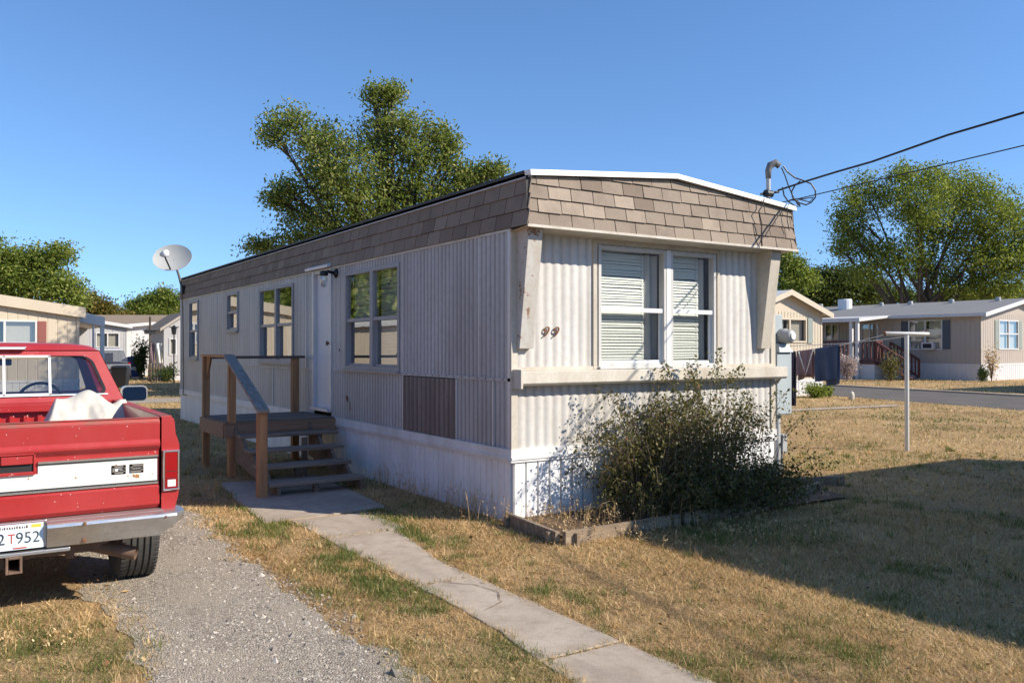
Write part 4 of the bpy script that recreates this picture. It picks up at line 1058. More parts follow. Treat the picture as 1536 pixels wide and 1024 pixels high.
inn = rring(b, RL, RR_, TRr, TL, (0.055, 0.055, 0.10, 0.115), (0.055, 0.16), (0, -0.95, -0.3), 0.03)
FL, FR, FTL, FTR = (-0.90, 3.72, 1.20), (0.90, 3.72, 1.20), (-0.70, 3.25, 1.635), (0.70, 3.25, 1.635)
fin = rring(b, FL, FR, FTR, FTL, (0.06, 0.06, 0.06, 0.10), (0.05, 0.12), (0, 0.7, 0.7), 0.03)
sidein = []
for sg in (1, -1):
    q = [(sg*0.905, Y0, 1.20), (sg*0.905, 3.72, 1.20), (sg*0.705, 3.25, 1.635), (sg*0.72, Y1, 1.635)]
    sidein.append(rring(b, *q, (0.22, 0.10, 0.06, 0.12), (0.05, 0.12), (sg, 0, 0.4), 0.03))
# lower cab, rear wall, doors
b.prism([(-0.905, Y0, 0.55), (-0.92, Y0, 0.75), (-0.92, Y0, 1.0), (-0.905, Y0, 1.2), (0.905, Y0, 1.2), (0.92, Y0, 1.0), (0.92, Y0, 0.75), (0.905, Y0, 0.55)], (0, 1.52, 0)) if False else None
rows = [[(s_*x, y, z) for (x, z) in ((0.90, 1.2), (0.918, 1.05), (0.92, 0.75), (0.90, 0.52))] for s_ in (1,) for y in (Y0, 3.72)]
b.grid(rows); b.grid([[(-x, y, z) for x, y, z in r] for r in rows])
b.face([(-0.90, Y0, 1.2), (0.90, Y0, 1.2), (0.92, Y0, 0.75), (0.90, Y0, 0.52), (-0.90, Y0, 0.52), (-0.92, Y0, 0.75)])
b.build('cab', TR, tk, fix=True)
b = MB(); rows = []                     # domed roof
for j in range(15):
    v = j/14; y = Y1-0.015+(3.27-Y1)*v; row = []
    for i in range(25):
        u = -1+2*i/24; e = (1-abs(u)**6)*(1-abs(2*v-1)**6)
        x = u*(0.722-0.012*v); z = 1.633+0.066*e**0.5*(1-0.12*u*u)
        row.append((x, y, z))
    rows.append(row)
b.grid(rows); b.build('cab_roof', TR, tk, smooth=True)
# third brake light
b = MB(); b.box(-0.16, 0.16, Y1-0.055, Y1-0.005, 1.638, 1.662); cb = b.build('brake_light', M['chrome_clean'], tk, bevel=0.004)
b = MB(); b.box(-0.15, 0.15, Y1-0.06, Y1-0.05, 1.641, 1.659); b.build('lens', M['lens_white'], cb)
# glass and frames
def offp(P, d): return [p+Vector(d) for p in P]
b = MB(); b.face(offp(inn, (0, 0.02, 0))); rw = b.build('rear_window', M['truck_glass'], tk, fix=False)
b = MB(); n_ = len(inn)
cen = sum(inn, Vector())/n_
for i in range(n_):
    j = (i+1) % n_; a_, c_ = inn[i], inn[j]
    b.face([a_+Vector((0, -0.004, 0)), c_+Vector((0, -0.004, 0)), c_.lerp(cen, 0.035)+Vector((0, 0.0, 0)), a_.lerp(cen, 0.035)])
b.build('seal', M['black'], rw, fix=False)
def rp(x, z, o=0.0): return (x, Y0+(Y1-Y0)*(z-1.2)/0.435-o, z)
b = MB()
for x0, x1, z0, z1 in ((-0.345, -0.325, 1.255, 1.588), (0.325, 0.345, 1.255, 1.588), (-0.008, 0.012, 1.255, 1.588), (-0.345, 0.345, 1.572, 1.59), (-0.345, 0.345, 1.250, 1.272)):
    b.hexa([rp(x0, z0, 0.014), rp(x1, z0, 0.014), rp(x1, z0, -0.014), rp(x0, z0, -0.014), rp(x0, z1, 0.014), rp(x1, z1, 0.014), rp(x1, z1, -0.014), rp(x0, z1, -0.014)])
b.hexa([rp(0.345, 1.250, 0.008), rp(0.78, 1.250, 0.008), rp(0.78, 1.250, -0.01), rp(0.345, 1.250, -0.01), rp(0.345, 1.260, 0.008), rp(0.775, 1.260, 0.008), rp(0.775, 1.260, -0.01), rp(0.345, 1.260, -0.01)])
b.build('slider_frame', M['white_alum'], rw)
b = MB(); b.face(offp(fin, (0, -0.02, 0))); b.build('windshield', M['truck_glass'], tk, fix=False)
for k, sd in enumerate(sidein):
    b = MB(); b.face(sd); b.build('side_window', M['truck_glass'], tk, fix=False)
b = MB(); b.box(-0.72, 0.72, 2.42, 2.60, 0.75, 1.21); b.box(-0.72, 0.72, 2.60, 3.05, 0.62, 0.78); b.build('seat', M['seat'], tk, bevel=0.05)
b = MB(); b.box(-0.85, 0.85, 3.25, 3.60, 0.85, 1.19); b.box(-0.9, 0.9, 2.25, 3.7, 0.50, 0.56); b.build('dashboard', M['seat'], tk, bevel=0.04)
b = MB(); P = [Vector((0.32+0.19*math.cos(t), 3.08-0.06*math.sin(t), 1.14+0.19*math.sin(t))) for t in np.linspace(0, 2*math.pi, 33)]
b.tube(P, 0.014, 8, caps=False); b.tube([(0.32, 3.08, 1.14), (0.32, 3.3, 1.05)], 0.025, 8); b.tube([(0.14, 3.08, 1.14), (0.50, 3.08, 1.14)], 0.014, 6); b.build('steering_wheel', M['black'], tk, smooth='auto')
b = MB(); b.box(-0.12, 0.10, 3.22, 3.25, 1.49, 1.55); b.build('rearview_mirror', M['black'], tk, bevel=0.01)
# mirror on the right door
for sg in (1, -1):
    b = MB(); b.tube([(sg*0.90, 3.28, 1.16), (sg*1.04, 3.24, 1.16)], 0.018, 8)
    x0, x1 = (1.03, 1.27) if sg > 0 else (-1.27, -1.03)
    def rr_(x0, x1, z0, z1, r_, y):
        return [(cx+r_*math.cos(R(a0+k*15)), y, cz+r_*math.sin(R(a0+k*15))) for cx, cz, a0 in ((x1-r_, z1-r_, 0), (x0+r_, z1-r_, 90), (x0+r_, z0+r_, 180), (x1-r_, z0+r_, 270)) for k in range(7)]
    b.prism(rr_(x0, x1, 1.120, 1.280, 0.045, 3.20), (0, 0.05, 0)); mo = b.build('side_mirror', M['chrome_clean'], tk)
    b = MB(); b.prism([(x, y+(z-1.13)*0.06, z) for x, y, z in rr_(x0+0.012, x1-0.012, 1.132, 1.268, 0.038, 3.186)], (0, 0.006, 0)); b.build('mirror_glass', plain('mirror_glass', (0.022, 0.025, 0.035), 0.10, 1.0), mo)
    b = MB(); b.box(sg*0.921-0.004, sg*0.921+0.004, 2.42, 2.56, 1.02, 1.05); b.build('door_handle', M['chrome_clean'], tk)
# hood, fenders, grille (away from the viewer)
b = MB(); rows = []
for j in range(13):
    y = 3.68+1.30*j/12
    row = [(-0.90, y, 0.55), (-0.92, y, 0.8), (-0.915, y, 1.06), (-0.86, y, 1.12-0.004*j), (-0.4, y, 1.17-0.006*j), (0, y, 1.185-0.006*j), (0.4, y, 1.17-0.006*j), (0.86, y, 1.12-0.004*j), (0.915, y, 1.06), (0.92, y, 0.8), (0.90, y, 0.55)]
    za = 0.38+math.sqrt(max(0, 0.46**2-(y-3.75)**2)) if abs(y-3.75) < 0.46 else 0
    rows.append([(x, yy, max(z, za)) for x, yy, z in row])
b.grid(rows); b.face(rows[-1]); b.face(rows[0]); b.build('hood', TR, tk)
b = MB(); b.box(-0.80, 0.80, 4.98, 5.02, 0.72, 1.04); b.box(-0.93, 0.93, 4.98, 5.14, 0.48, 0.64); b.build('grille', M['chrome'], tk, bevel=0.01)
for sg in (1, -1):
    b = MB(); b.box(sg*0.68-0.09, sg*0.68+0.09, 5.02, 5.04, 0.80, 0.98); b.build('headlight', M['lens_white'], tk)

# tarp bundle in the bed
tb = MB(); rows = []; rs = np.random.default_rng(3)
ridgepts = [(0.14, 0.86, 1.45), (0.32, 1.265, 1.55), (0.44, 1.285, 1.6), (0.56, 1.30, 1.62), (0.65, 1.275, 1.6), (0.73, 1.22, 1.6), (0.785, 1.235, 1.62), (0.835, 1.215, 1.66)]
def top(x):
    for (a, za, ya), (c, zc, yc) in zip(ridgepts[:-1], ridgepts[1:]):
        if a <= x <= c: t = (x-a)/(c-a); return za+(zc-za)*t, ya+(yc-ya)*t
    return ridgepts[-1][1], ridgepts[-1][2]
for j in range(29):
    v = j/28*2-1; row = []
    for i in range(61):
        u = i/60; x0 = 0.14+0.695*u; zt, yt = top(x0)
        tri = lambda q: abs((q % 1.0)*2-1)*2-1
        fold = 0.050*tri(x0*4.6+abs(v)*0.8+0.2)*min(1, abs(v)*2.2)+0.014*tri(x0*11+v*2.2)*min(1, abs(v)*3)
        fall = abs(v)**1.35
        xw = x0+(x0-0.57)*0.35*fall
        xw = min(xw, 0.795) if fall > 0.25 else min(xw, 0.85)
        z = zt-(zt-0.73)*fall*0.95-0.02*math.sin(x0*20+v*3)*(1-abs(v))+fold*0.3
        row.append((xw-0.6, yt+v*0.50-1.6+(fold if v < 0 else -fold), z))
    rows.append(row)
tb.grid(rows)
tp_ = tb.build('canvas_tarp', M['tarp'], None, smooth=True)
tp_.location = (-4.055+0.6, -0.81+1.6, 0.0); tag(tp_, 'crumpled off-white canvas tarp lying in the bed of the red pickup', 'tarp')
m = tp_.modifiers.new('sol', 'SOLIDIFY'); m.thickness = 0.006

# ------------------------------------------------------------------ trees
def tree(name, label, cat, base, H0, lobes, leafmat_, nleaf, lsize, group=None, trunk_r=0.3, stems=1, seed=1, cat_lobes=None, flat=0.5):
    """lobes: (offset across view, height, radius across, radius up, depth offset) around base"""
    rs = np.random.default_rng(seed); rr = random.Random(seed)
    o = thing(name, label, cat, (base[0], base[1], 0), 0, group)
    ex = Vector((CS, -SN, 0)); ey = Vector((SN, CS, 0))
    L = [(ex*a+ey*d+Vector((0, 0, h)), ra, ru) for a, h, ra, ru, d in lobes]
    tb = MB(); nodes = []
    for s_ in range(stems):
        off = ex*(rr.uniform(-.4, .4)*(stems-1))+ey*rr.uniform(-.3, .3)
        p0 = Vector((off.x*0.4, off.y*0.4, 0)); top_ = Vector((off.x*1.2, off.y*1.2, H0*0.45))
        P = [p0.lerp(top_, i/5)+Vector((rr.uniform(-.06, .06), rr.uniform(-.06, .06), 0))*i for i in range(6)]
        tb.tube(P, [trunk_r*(1-0.10*i) for i in range(6)], 8); nodes.append((P, trunk_r*0.55))
    twigs = []
    for c, ra, ru in L:
        P, r0 = rr.choice(nodes); st = P[rr.randint(2, 5)]
        mid = st.lerp(c, 0.5)+Vector((0, 0, 0.08*(c-st).length))+Vector((rr.uniform(-1, 1), rr.uniform(-1, 1), 0))*ra*0.15
        Q = [st, st.lerp(mid, 0.5), mid, mid.lerp(c, 0.55)+Vector((rr.uniform(-.1, .1), 0, rr.uniform(-.1, .1)))*ra, c]
        tb.tube(Q, [r0, r0*0.8, r0*0.55, r0*0.35, r0*0.15], 6)
        for k in range(9):
            t = rr.uniform(0.45, 1); a_ = mid.lerp(c, t)
            v = Vector((rr.gauss(0, 1), rr.gauss(0, 1), rr.gauss(0.25, 0.8))).normalized()
            e = c+ex*(v.dot(ex)*ra)*rr.uniform(.55, 1.0)+ey*(v.dot(ey)*ra)*rr.uniform(.55, 1)+Vector((0, 0, v.z*ru))*rr.uniform(.55, 1.0)
            m_ = a_.lerp(e, 0.5)+Vector((0, 0, 0.06*ra)); tb.tube([a_, m_, e], [r0*0.22, r0*0.13, r0*0.05], 4, caps=False); twigs.append((a_, m_, e, ra))
    tb.build('trunk', M['bark'], o, smooth='auto', fix=False)
    # leaves: sprays around twig tips, thinning outwards, irregular clumps
    tot = sum(ra*ra*ru for _, ra, ru in L)
    V = []; T = []
    C = []; TT = []
    for c, ra, ru in L:
        nc = max(14, int(nleaf/16*ra*ra*ru/tot))
        nsp = rs.normal(size=(nc, 3)); nsp /= np.linalg.norm(nsp, axis=1)[:, None]
        rad = rs.random(nc)**0.45*1.06
        lump = 0.62+0.72*vnoise(nsp[:, 0]*2+seed*3.1+ra, nsp[:, 2]*2+nsp[:, 1], 1.7)
        q = nsp*(rad*lump)[:, None]
        pos = np.outer(q[:, 0]*ra, np.array(ex))+np.outer(q[:, 1]*ra, np.array(ey))+np.outer(q[:, 2]*ru, np.array([0, 0, 1.0]))+np.array(c)
        C.append(pos); TT.append(rs.normal(0.5, 0.15, nc))
    for a_, m_, e, ra in twigs:
        for t in (0.55, 0.8, 1.0, 1.12, 1.2):
            C.append(np.array([list(m_.lerp(e, t))])); TT.append(rs.normal(0.55, 0.15, 1))
    C = np.concatenate(C); TT = np.concatenate(TT)
    k = 16; sp = lsize*2.9
    ctr = np.repeat(C, k, 0)+rs.normal(0, 1, (len(C)*k, 3))*sp*np.array([1, 1, 0.75])
    tn = np.clip(np.repeat(TT, k)+rs.normal(0, 0.24, len(ctr)), 0, 1)
    d = rs.normal(size=ctr.shape); d /= np.linalg.norm(d, axis=1)[:, None]
    e = rs.normal(size=ctr.shape)+np.array([0, 0, 0.8]); s2 = np.cross(d, e); s2 /= np.linalg.norm(s2, axis=1)[:, None]+1e-9
    sz = lsize*rs.uniform(0.55, 1.2, len(ctr))[:, None]
    V = np.stack([ctr-d*sz, ctr+s2*sz*0.45, ctr+d*sz, ctr-s2*sz*0.45], 1)
    np_mesh('crown', V, 4, tn, leafmat_, o)
    return o
def pxtree(name, label, cat, px, d, H0, blobs, mat_, nleaf, lsize, **kw):
    """blobs given as seen: px, py, px radius across, px radius up, depth offset in metres"""
    k = d/1274.0
    lob = [((x-px)*k, 1.65+(522-y)*k, ra*k, ru*k, dd) for x, y, ra, ru, dd in blobs]
    b_ = gnd(px, d); return tree(name, label, cat, b_, H0, lob, mat_, nleaf, lsize, **kw)

pxtree('tree', 'leafy yellow-green tree rising behind the long roof of the trailer', 'tree', 585, 28, 8.5, [
    (430, 178, 30, 18, 0), (468, 205, 38, 28, 0.4), (505, 240, 48, 38, -0.5), (470, 265, 42, 35, 0.8), (412, 202, 20, 12, 0), (575, 165, 20, 28, 0.2), (562, 140, 13, 12, 0), (588, 138, 9, 10, 0),
    (565, 215, 40, 45, 0.4), (610, 195, 38, 28, 0), (648, 195, 20, 18, 0.3), (620, 240, 45, 42, 0), (540, 290, 55, 50, -0.8), (580, 300, 55, 50, 0.8), (640, 285, 40, 36, 0), (672, 250, 18, 18, 0), (675, 215, 9, 12, 0),
    (430, 285, 28, 14, 0), (412, 300, 14, 7, 0), (455, 320, 38, 34, 0.5), (500, 350, 50, 40, 0), (440, 365, 32, 26, 0), (385, 370, 14, 9, 0), (690, 290, 30, 26, 0), (722, 262, 15, 14, 0), (742, 256, 9, 8, 0), (700, 262, 12, 12, 0), (600, 360, 70, 40, 0), (680, 330, 50, 35, 0)],
    M['leaf_yel'], 34000, 0.072, trunk_r=0.26, stems=2, seed=3)
pxtree('tree', 'big broad green tree with several trunks behind the grey home on the right', 'tree', 1385, 62, 9, [
    (1352, 262, 22, 20, 0), (1310, 285, 34, 32, 1), (1388, 268, 30, 22, 0), (1360, 310, 50, 45, -1.5), (1285, 325, 30, 38, 0), (1262, 335, 16, 20, 0), (1258, 372, 16, 14, 0), (1300, 365, 38, 32, 1),
    (1440, 290, 42, 34, 0), (1480, 285, 30, 24, 1), (1420, 340, 50, 40, 1), (1480, 330, 48, 40, -1), (1518, 320, 22, 20, 0), (1345, 385, 46, 32, 0), (1300, 408, 30, 18, 0), (1410, 400, 42, 30, 1.5), (1470, 385, 50, 42, 0), (1520, 390, 45, 45, 0), (1500, 430, 45, 28, 0), (1560, 360, 45, 50, 0), (1440, 435, 40, 18, 0.5)],
    M['leaf_green'], 56000, 0.12, trunk_r=0.30, stems=5, seed=8)
pxtree('tree', 'slim pale tree just right of the trailer, behind the cream home', 'tree', 1188, 58, 5, [
    (1178, 390, 14, 18, 0), (1190, 405, 18, 16, 0), (1182, 425, 20, 16, 0), (1205, 420, 16, 14, 0)], M['leaf_green'], 4000, 0.13, trunk_r=0.12, seed=4)
pxtree('tree', 'dark dense tree behind the cream home on the right', 'tree', 1255, 72, 5, [
    (1215, 425, 24, 20, 0), (1245, 418, 26, 18, 0), (1275, 425, 28, 24, 0), (1240, 445, 40, 20, 0), (1300, 440, 30, 22, 0)], M['leaf_dark'], 13000, 0.16, trunk_r=0.25, seed=5)
pxtree('tree', 'low dark tree under the spreading multi-trunk tree', 'tree', 1330, 76, 4, [
    (1318, 440, 30, 16, 0), (1345, 446, 30, 12, 0), (1400, 448, 40, 8, 0), (1460, 446, 40, 12, 0), (1510, 440, 30, 12, 0)], M['leaf_dark'], 8000, 0.16, trunk_r=0.2, seed=6)
pxtree('tree', 'broad green tree above the cream home at the left edge', 'tree', 30, 58, 7, [
    (10, 395, 40, 26, 0), (42, 388, 28, 20, 0), (78, 390, 22, 20, 0), (88, 378, 12, 9, 0), (95, 430, 22, 20, 0), (50, 420, 45, 26, 0), (-20, 400, 45, 35, 0), (75, 440, 32, 18, 0), (0, 440, 50, 22, 0), (110, 448, 14, 12, 0)], M['leaf_green'], 17000, 0.14, trunk_r=0.35, stems=2, seed=7)
pxtree('tree', 'small rusty green tree behind the white awning', 'tree', 140, 80, 4, [
    (128, 452, 14, 12, 0), (140, 462, 18, 16, 0), (122, 470, 12, 14, 0), (158, 468, 12, 12, 0)], M['leaf_autumn'], 4500, 0.16, trunk_r=0.15, seed=12)
pxtree('tree', 'low olive tree between the rusty tree and the rounded one', 'tree', 170, 86, 3, [
    (165, 475, 14, 9, 0), (182, 476, 12, 8, 0), (172, 482, 22, 8, 0)], M['leaf_autumn'], 2500, 0.16, trunk_r=0.12, seed=13)
pxtree('tree', 'rounded green tree above the brown roof on the left', 'tree', 228, 90, 5, [
    (200, 465, 16, 12, 0), (222, 458, 20, 16, 0), (245, 450, 12, 12, 0), (262, 455, 16, 14, 0), (235, 470, 34, 14, 0), (248, 440, 5, 6, 0)], M['leaf_green'], 8000, 0.17, trunk_r=0.2, seed=14)
for i, (x, y, hh, lab) in enumerate(((-19, 12, 9, 'shade tree left of the picture opposite the door'), (-18, 27, 10, 'shade tree left of the picture behind the first cream home'), (-19, 36, 11, 'shade tree left of the picture behind the gap between the cream homes'),
        (-18, 46, 11, 'shade tree left of the picture behind the second cream home'), (-21, 60, 12, 'taller shade tree left of the picture past the second cream home'), (-22, 78, 13, 'tallest shade tree of the row left of the picture'))):
    tree('tree', lab, 'tree', (x, y), hh*0.5, [(0, hh*0.6, 3.2, 2.6, 0), (2.6, hh*0.45, 2.8, 2.2, 1), (-2.6, hh*0.45, 2.8, 2.2, -1), (0.6, hh*0.82, 2.4, 1.8, 0), (-1.2, hh*0.7, 2.2, 1.8, 1.5), (4, hh*.5, 2.4, 2, 0), (-4, hh*.5, 2.4, 2, 0)],
         M['leaf_green'], 9000, 0.26, trunk_r=0.25, seed=30+i)

# ------------------------------------------------------------------ neighbouring homes
def mk(name, c, dirt=None, **kw): return paint(name, c, dirt, **kw)
FM = {'cream': mk('far_cream', (0.54, 0.46, 0.34), sc=1.0, amt=0.25), 'beige': mk('far_beige', (0.40, 0.345, 0.285), sc=1.0, amt=0.25), 'white': mk('far_white', (0.60, 0.59, 0.57), sc=1.0, amt=0.3),
      'grey': mk('far_grey', (0.42, 0.41, 0.40), sc=1.0, amt=0.3), 'roofgrey': mk('far_roof', (0.23, 0.225, 0.215), (0.16, 0.155, 0.15), sc=2, amt=0.5, rough=0.9), 'roofwhite': mk('far_roof_white', (0.72, 0.69, 0.62), sc=2, amt=0.3),
      'roofbrown': mk('far_roof_brown', (0.26, 0.20, 0.14), sc=2, amt=0.4, rough=0.9), 'shut_slate': mk('shutter_slate', (0.07, 0.08, 0.10), sc=3), 'shut_sage': mk('shutter_sage', (0.26, 0.29, 0.25), sc=3),
      'shut_red': mk('shutter_red', (0.27, 0.09, 0.07), sc=3), 'redwood': mk('red_wood', (0.10, 0.03, 0.025), sc=4)}
class Home:
    def __init__(s, label, o, rz, Wd, Ln, ze, zr, wall, roof, zs=0.6, over=0.25, name='mobile_home', fascia='white', skirt='white', fh=0.16, group='neighbouring mobile homes', trimline=None, pitch=0.3):
        s.t = thing(name, label, 'mobile home' if 'home' in name else 'house', (o[0], o[1], 0), rz, group); s.W, s.L = Wd, Ln; s.zs, s.ze, s.zr = zs, ze, zr
        F = lambda a, o, z: (a, -o, z); Lf = lambda a, o, z: (-o, a, z); Rt = lambda a, o, z: (Wd+o, a, z); Bk = lambda a, o, z: (a, Ln+o, z)
        s.F, s.Lf, s.Rt = F, Lf, Rt
        s.wb = MB(); s.wall = wall; s.openF = []; s.openL = []; s.pitch = pitch; s.skm = FM[skirt]; s.roof_ = (roof, over, fascia, fh); s.trimline = trimline
    def window(s, side, a0, a1, z0, z1, mull=True, shut=None, sash=None, frame='white', sw=0.28):
        mp = {'F': s.F, 'L': s.Lf}[side]; (s.openF if side == 'F' else s.openL).append((a0, a1, z0, z1))
        b = MB(); f = 0.06
        mbox(b, mp, a0-f, a0, -0.05, 0.05, z0-f, z1+f); mbox(b, mp, a1, a1+f, -0.05, 0.05, z0-f, z1+f); mbox(b, mp, a0, a1, -0.05, 0.048, z1, z1+f); mbox(b, mp, a0, a1, -0.05, 0.048, z0-f, z0)
        if mull: m = (a0+a1)/2; mbox(b, mp, m-0.035, m+0.035, -0.04, 0.045, z0, z1)
        if sash: mbox(b, mp, a0, a1, -0.03, 0.04, sash-0.03, sash+0.03)
        wn = b.build('window', FM[frame], s.t)
        b = MB(); b.face([mp(a0, 0, z0), mp(a1, 0, z0), mp(a1, 0, z1), mp(a0, 0, z1)]); b.build('pane', M['glass_far'], wn, fix=False)
        b = MB(); b.face([mp(a0, -0.12, z0), mp(a0+(a1-a0)*0.42, -0.12, z0), mp(a0+(a1-a0)*0.42, -0.12, z1), mp(a0, -0.12, z1)]); b.face([mp(a0+(a1-a0)*0.52, -0.12, z0), mp(a1, -0.12, z0), mp(a1, -0.12, z1), mp(a0+(a1-a0)*0.52, -0.12, z1)]); b.build('curtain', M['curtain'], wn, fix=False)
        b = MB(); mbox(b, mp, a0, a1, -0.30, -0.28, z0, z1); b.build('reveal', M['dark'], wn)
        if shut:
            for x0, x1 in ((a0-f-0.01-sw, a0-f-0.01), (a1+f+0.01, a1+f+0.01+sw)):
                b = MB(); mbox(b, mp, x0, x1, 0.0, 0.04, z0-0.03, z1+0.03); z = z0
                while z < z1: mbox(b, mp, x0+0.03, x1-0.03, 0.04, 0.05, z, z+0.05); z += 0.09
                b.build('shutter', FM[shut], s.t)
    def done(s):
        Wd, Ln, t = s.W, s.L, s.t; roof, over, fascia, fh = s.roof_
        b = MB(); zt = s.ze
        rf = lambda x: s.ze+(s.zr-s.ze)*(1-abs(x-Wd/2)/(Wd/2))
        corr(b, s.F, 0, Wd, s.zs, zt, s.openF, s.pitch, 0.012, 'groove'); corr(b, s.Lf, 0, Ln, s.zs, zt, s.openL, s.pitch, 0.012, 'groove')
        corr(b, s.Rt, 0, Ln, s.zs, zt, (), s.pitch, 0.012, 'groove'); b.face([(0, Ln, s.zs), (Wd, Ln, s.zs), (Wd, Ln, zt), (Wd/2, Ln, s.zr), (0, Ln, zt)])
        b.face([(0, -0.012, zt), (Wd, -0.012, zt), (Wd/2, -0.012, s.zr)])
        b.build('wall', FM[s.wall], t, fix=False)
        b = MB(); b.box(0.35, Wd-0.35, 0.35, Ln-0.35, 0.3, zt-0.1); b.build('interior', M['dark'], t)
        b = MB(); corr(b, s.F, -0.03, Wd+0.03, 0, s.zs, (), 0.22, 0.015, 'groove', base=0.02); corr(b, s.Lf, 0, Ln, 0, s.zs, (), 0.22, 0.015, 'groove', base=0.02); corr(b, s.Rt, 0, Ln, 0, s.zs, (), 0.22, 0.015, 'groove', base=0.02)
        mbox(b, s.F, -0.04, Wd+0.04, 0.0, 0.05, s.zs-0.03, s.zs+0.05); mbox(b, s.Lf, 0, Ln, 0.0, 0.05, s.zs-0.03, s.zs+0.05)
        b.build('skirting', s.skm, t, fix=False)
        if s.trimline:
            b = MB(); mbox(b, s.F, 0, Wd, 0.012, 0.03, s.trimline-0.03, s.trimline+0.03); mbox(b, s.Lf, 0, Ln, 0.012, 0.03, s.trimline-0.03, s.trimline+0.03); b.build('wall_trim', FM['beige'], t)
        b = MB(); mbox(b, s.F, -0.02, 0.07, 0, 0.03, s.zs, zt); mbox(b, s.F, Wd-0.07, Wd+0.02, 0, 0.03, s.zs, zt); b.build('corner_trim', FM[s.wall], t)
        ex = over*(s.zr-s.ze)/(Wd/2); b = MB(); y0, y1 = -over, Ln+over
        for xa, xb, za, zb in ((-over, Wd/2, s.ze-ex, s.zr), (Wd+over, Wd/2, s.ze-ex, s.zr)):
            b.hexa([(xa, y0, za+0.02), (xb, y0, zb+0.02), (xb, y1, zb+0.02), (xa, y1, za+0.02), (xa, y0, za+0.07), (xb, y0, zb+0.07), (xb, y1, zb+0.07), (xa, y1, za+0.07)])
        b.build('roof', FM[roof], t)
        b = MB()
        for xa, xb, za, zb in ((-over-0.01, Wd/2, s.ze-ex, s.zr), (Wd+over+0.01, Wd/2, s.ze-ex, s.zr)):
            b.hexa([(xa, y0-0.03, za-fh+0.06), (xb, y0-0.03, zb-fh+0.06), (xb, y0-0.004, zb-fh+0.06), (xa, y0-0.004, za-fh+0.06), (xa, y0-0.03, za+0.085), (xb, y0-0.03, zb+0.085), (xb, y0-0.004, zb+0.085), (xa, y0-0.004, za+0.085)])
            x2 = xa-0.02 if xa < 0 else xa+0.02; x0_, x1_ = min(xa, x2), max(xa, x2); b.box(x0_, x1_, y0, y1, za-fh+0.1, za+0.08)
        b.face([(-over, y0, s.ze-ex-0.02), (0, y0, s.ze-0.02), (0, y1, s.ze-0.02), (-over, y1, s.ze-ex-0.02)]); 
        b.build('fascia', FM[fascia], t)
        return s
def off(p, a, l): return (p[0]+a, p[1]+l)
# cream home right of the trailer, its gable facing us
pB = gnd(1232, 30)
hB = Home('small cream home with white gable trim just past the clothesline', off(pB, -3.9, 0), 0, 3.9, 9, 2.88, 3.55, 'cream', 'roofwhite', zs=0.52, over=0.28, fascia='cream', pitch=0.16)
hB.window('F', 1.35, 3.0, 1.90, 2.62, shut=None, frame='cream'); hB.done()
b = MB(); b.box(3.12, 3.38, -0.05, -0.02, 1.82, 2.7); b.build('shutter', FM['shut_sage'], hB.t)
# grey and beige home across the road
pE = gnd(1471, 42.9)
hE = Home('long grey-beige home with dark shutters, grey roof and white skirting across the road', (pE.x, pE.y), R(3), 9.0, 20, 3.42, 4.25, 'beige', 'roofgrey', zs=0.80, over=0.45, trimline=1.52, pitch=0.24, fh=0.18)
hE.window('L', 1.98, 3.70, 1.62, 3.08, shut='shut_slate', sw=0.40); hE.window('F', 1.95, 4.05, 1.64, 3.06, sash=2.4, shut='shut_sage', sw=0.42); hE.window('L', 5.55, 6.5, 2.0, 3.0, shut=None); hE.window('L', 8.0, 8.8, 2.0, 3.0, shut=None)
hE.done()
b = MB(); mbox(b, hE.Lf, 2.3, 2.85, 0.0, 0.30, 1.62, 1.92); mbox(b, hE.Lf, 2.26, 2.89, 0.30, 0.33, 1.58, 1.96); ac = b.build('air_conditioner', FM['white'], hE.t)
b = MB(); mbox(b, hE.Lf, 2.34, 2.81, 0.33, 0.335, 1.65, 1.89); b.build('grille', M['dark'], ac)
for (y, x, hh, r) in ((9.6, 3.2, 0.5, 0.42), (10.9, 2.6, 0.35, 0.14), (0.9, 3.9, .1, .14), (3.4, 3.9, .1, .14), (5.8, 3.9, .1, .14), (7.6, 3.9, .1, .12)):
    b = MB(); b.lathe([(r, -0.2), (r, hh), (r*0.9, hh+0.06), (0, hh+0.08)], (x, y, 3.42+0.83*x/4.5+0.1), 'Z', 16); b.build('roof_vent', M['white_alum'] if r > .3 else M['galv'], hE.t)
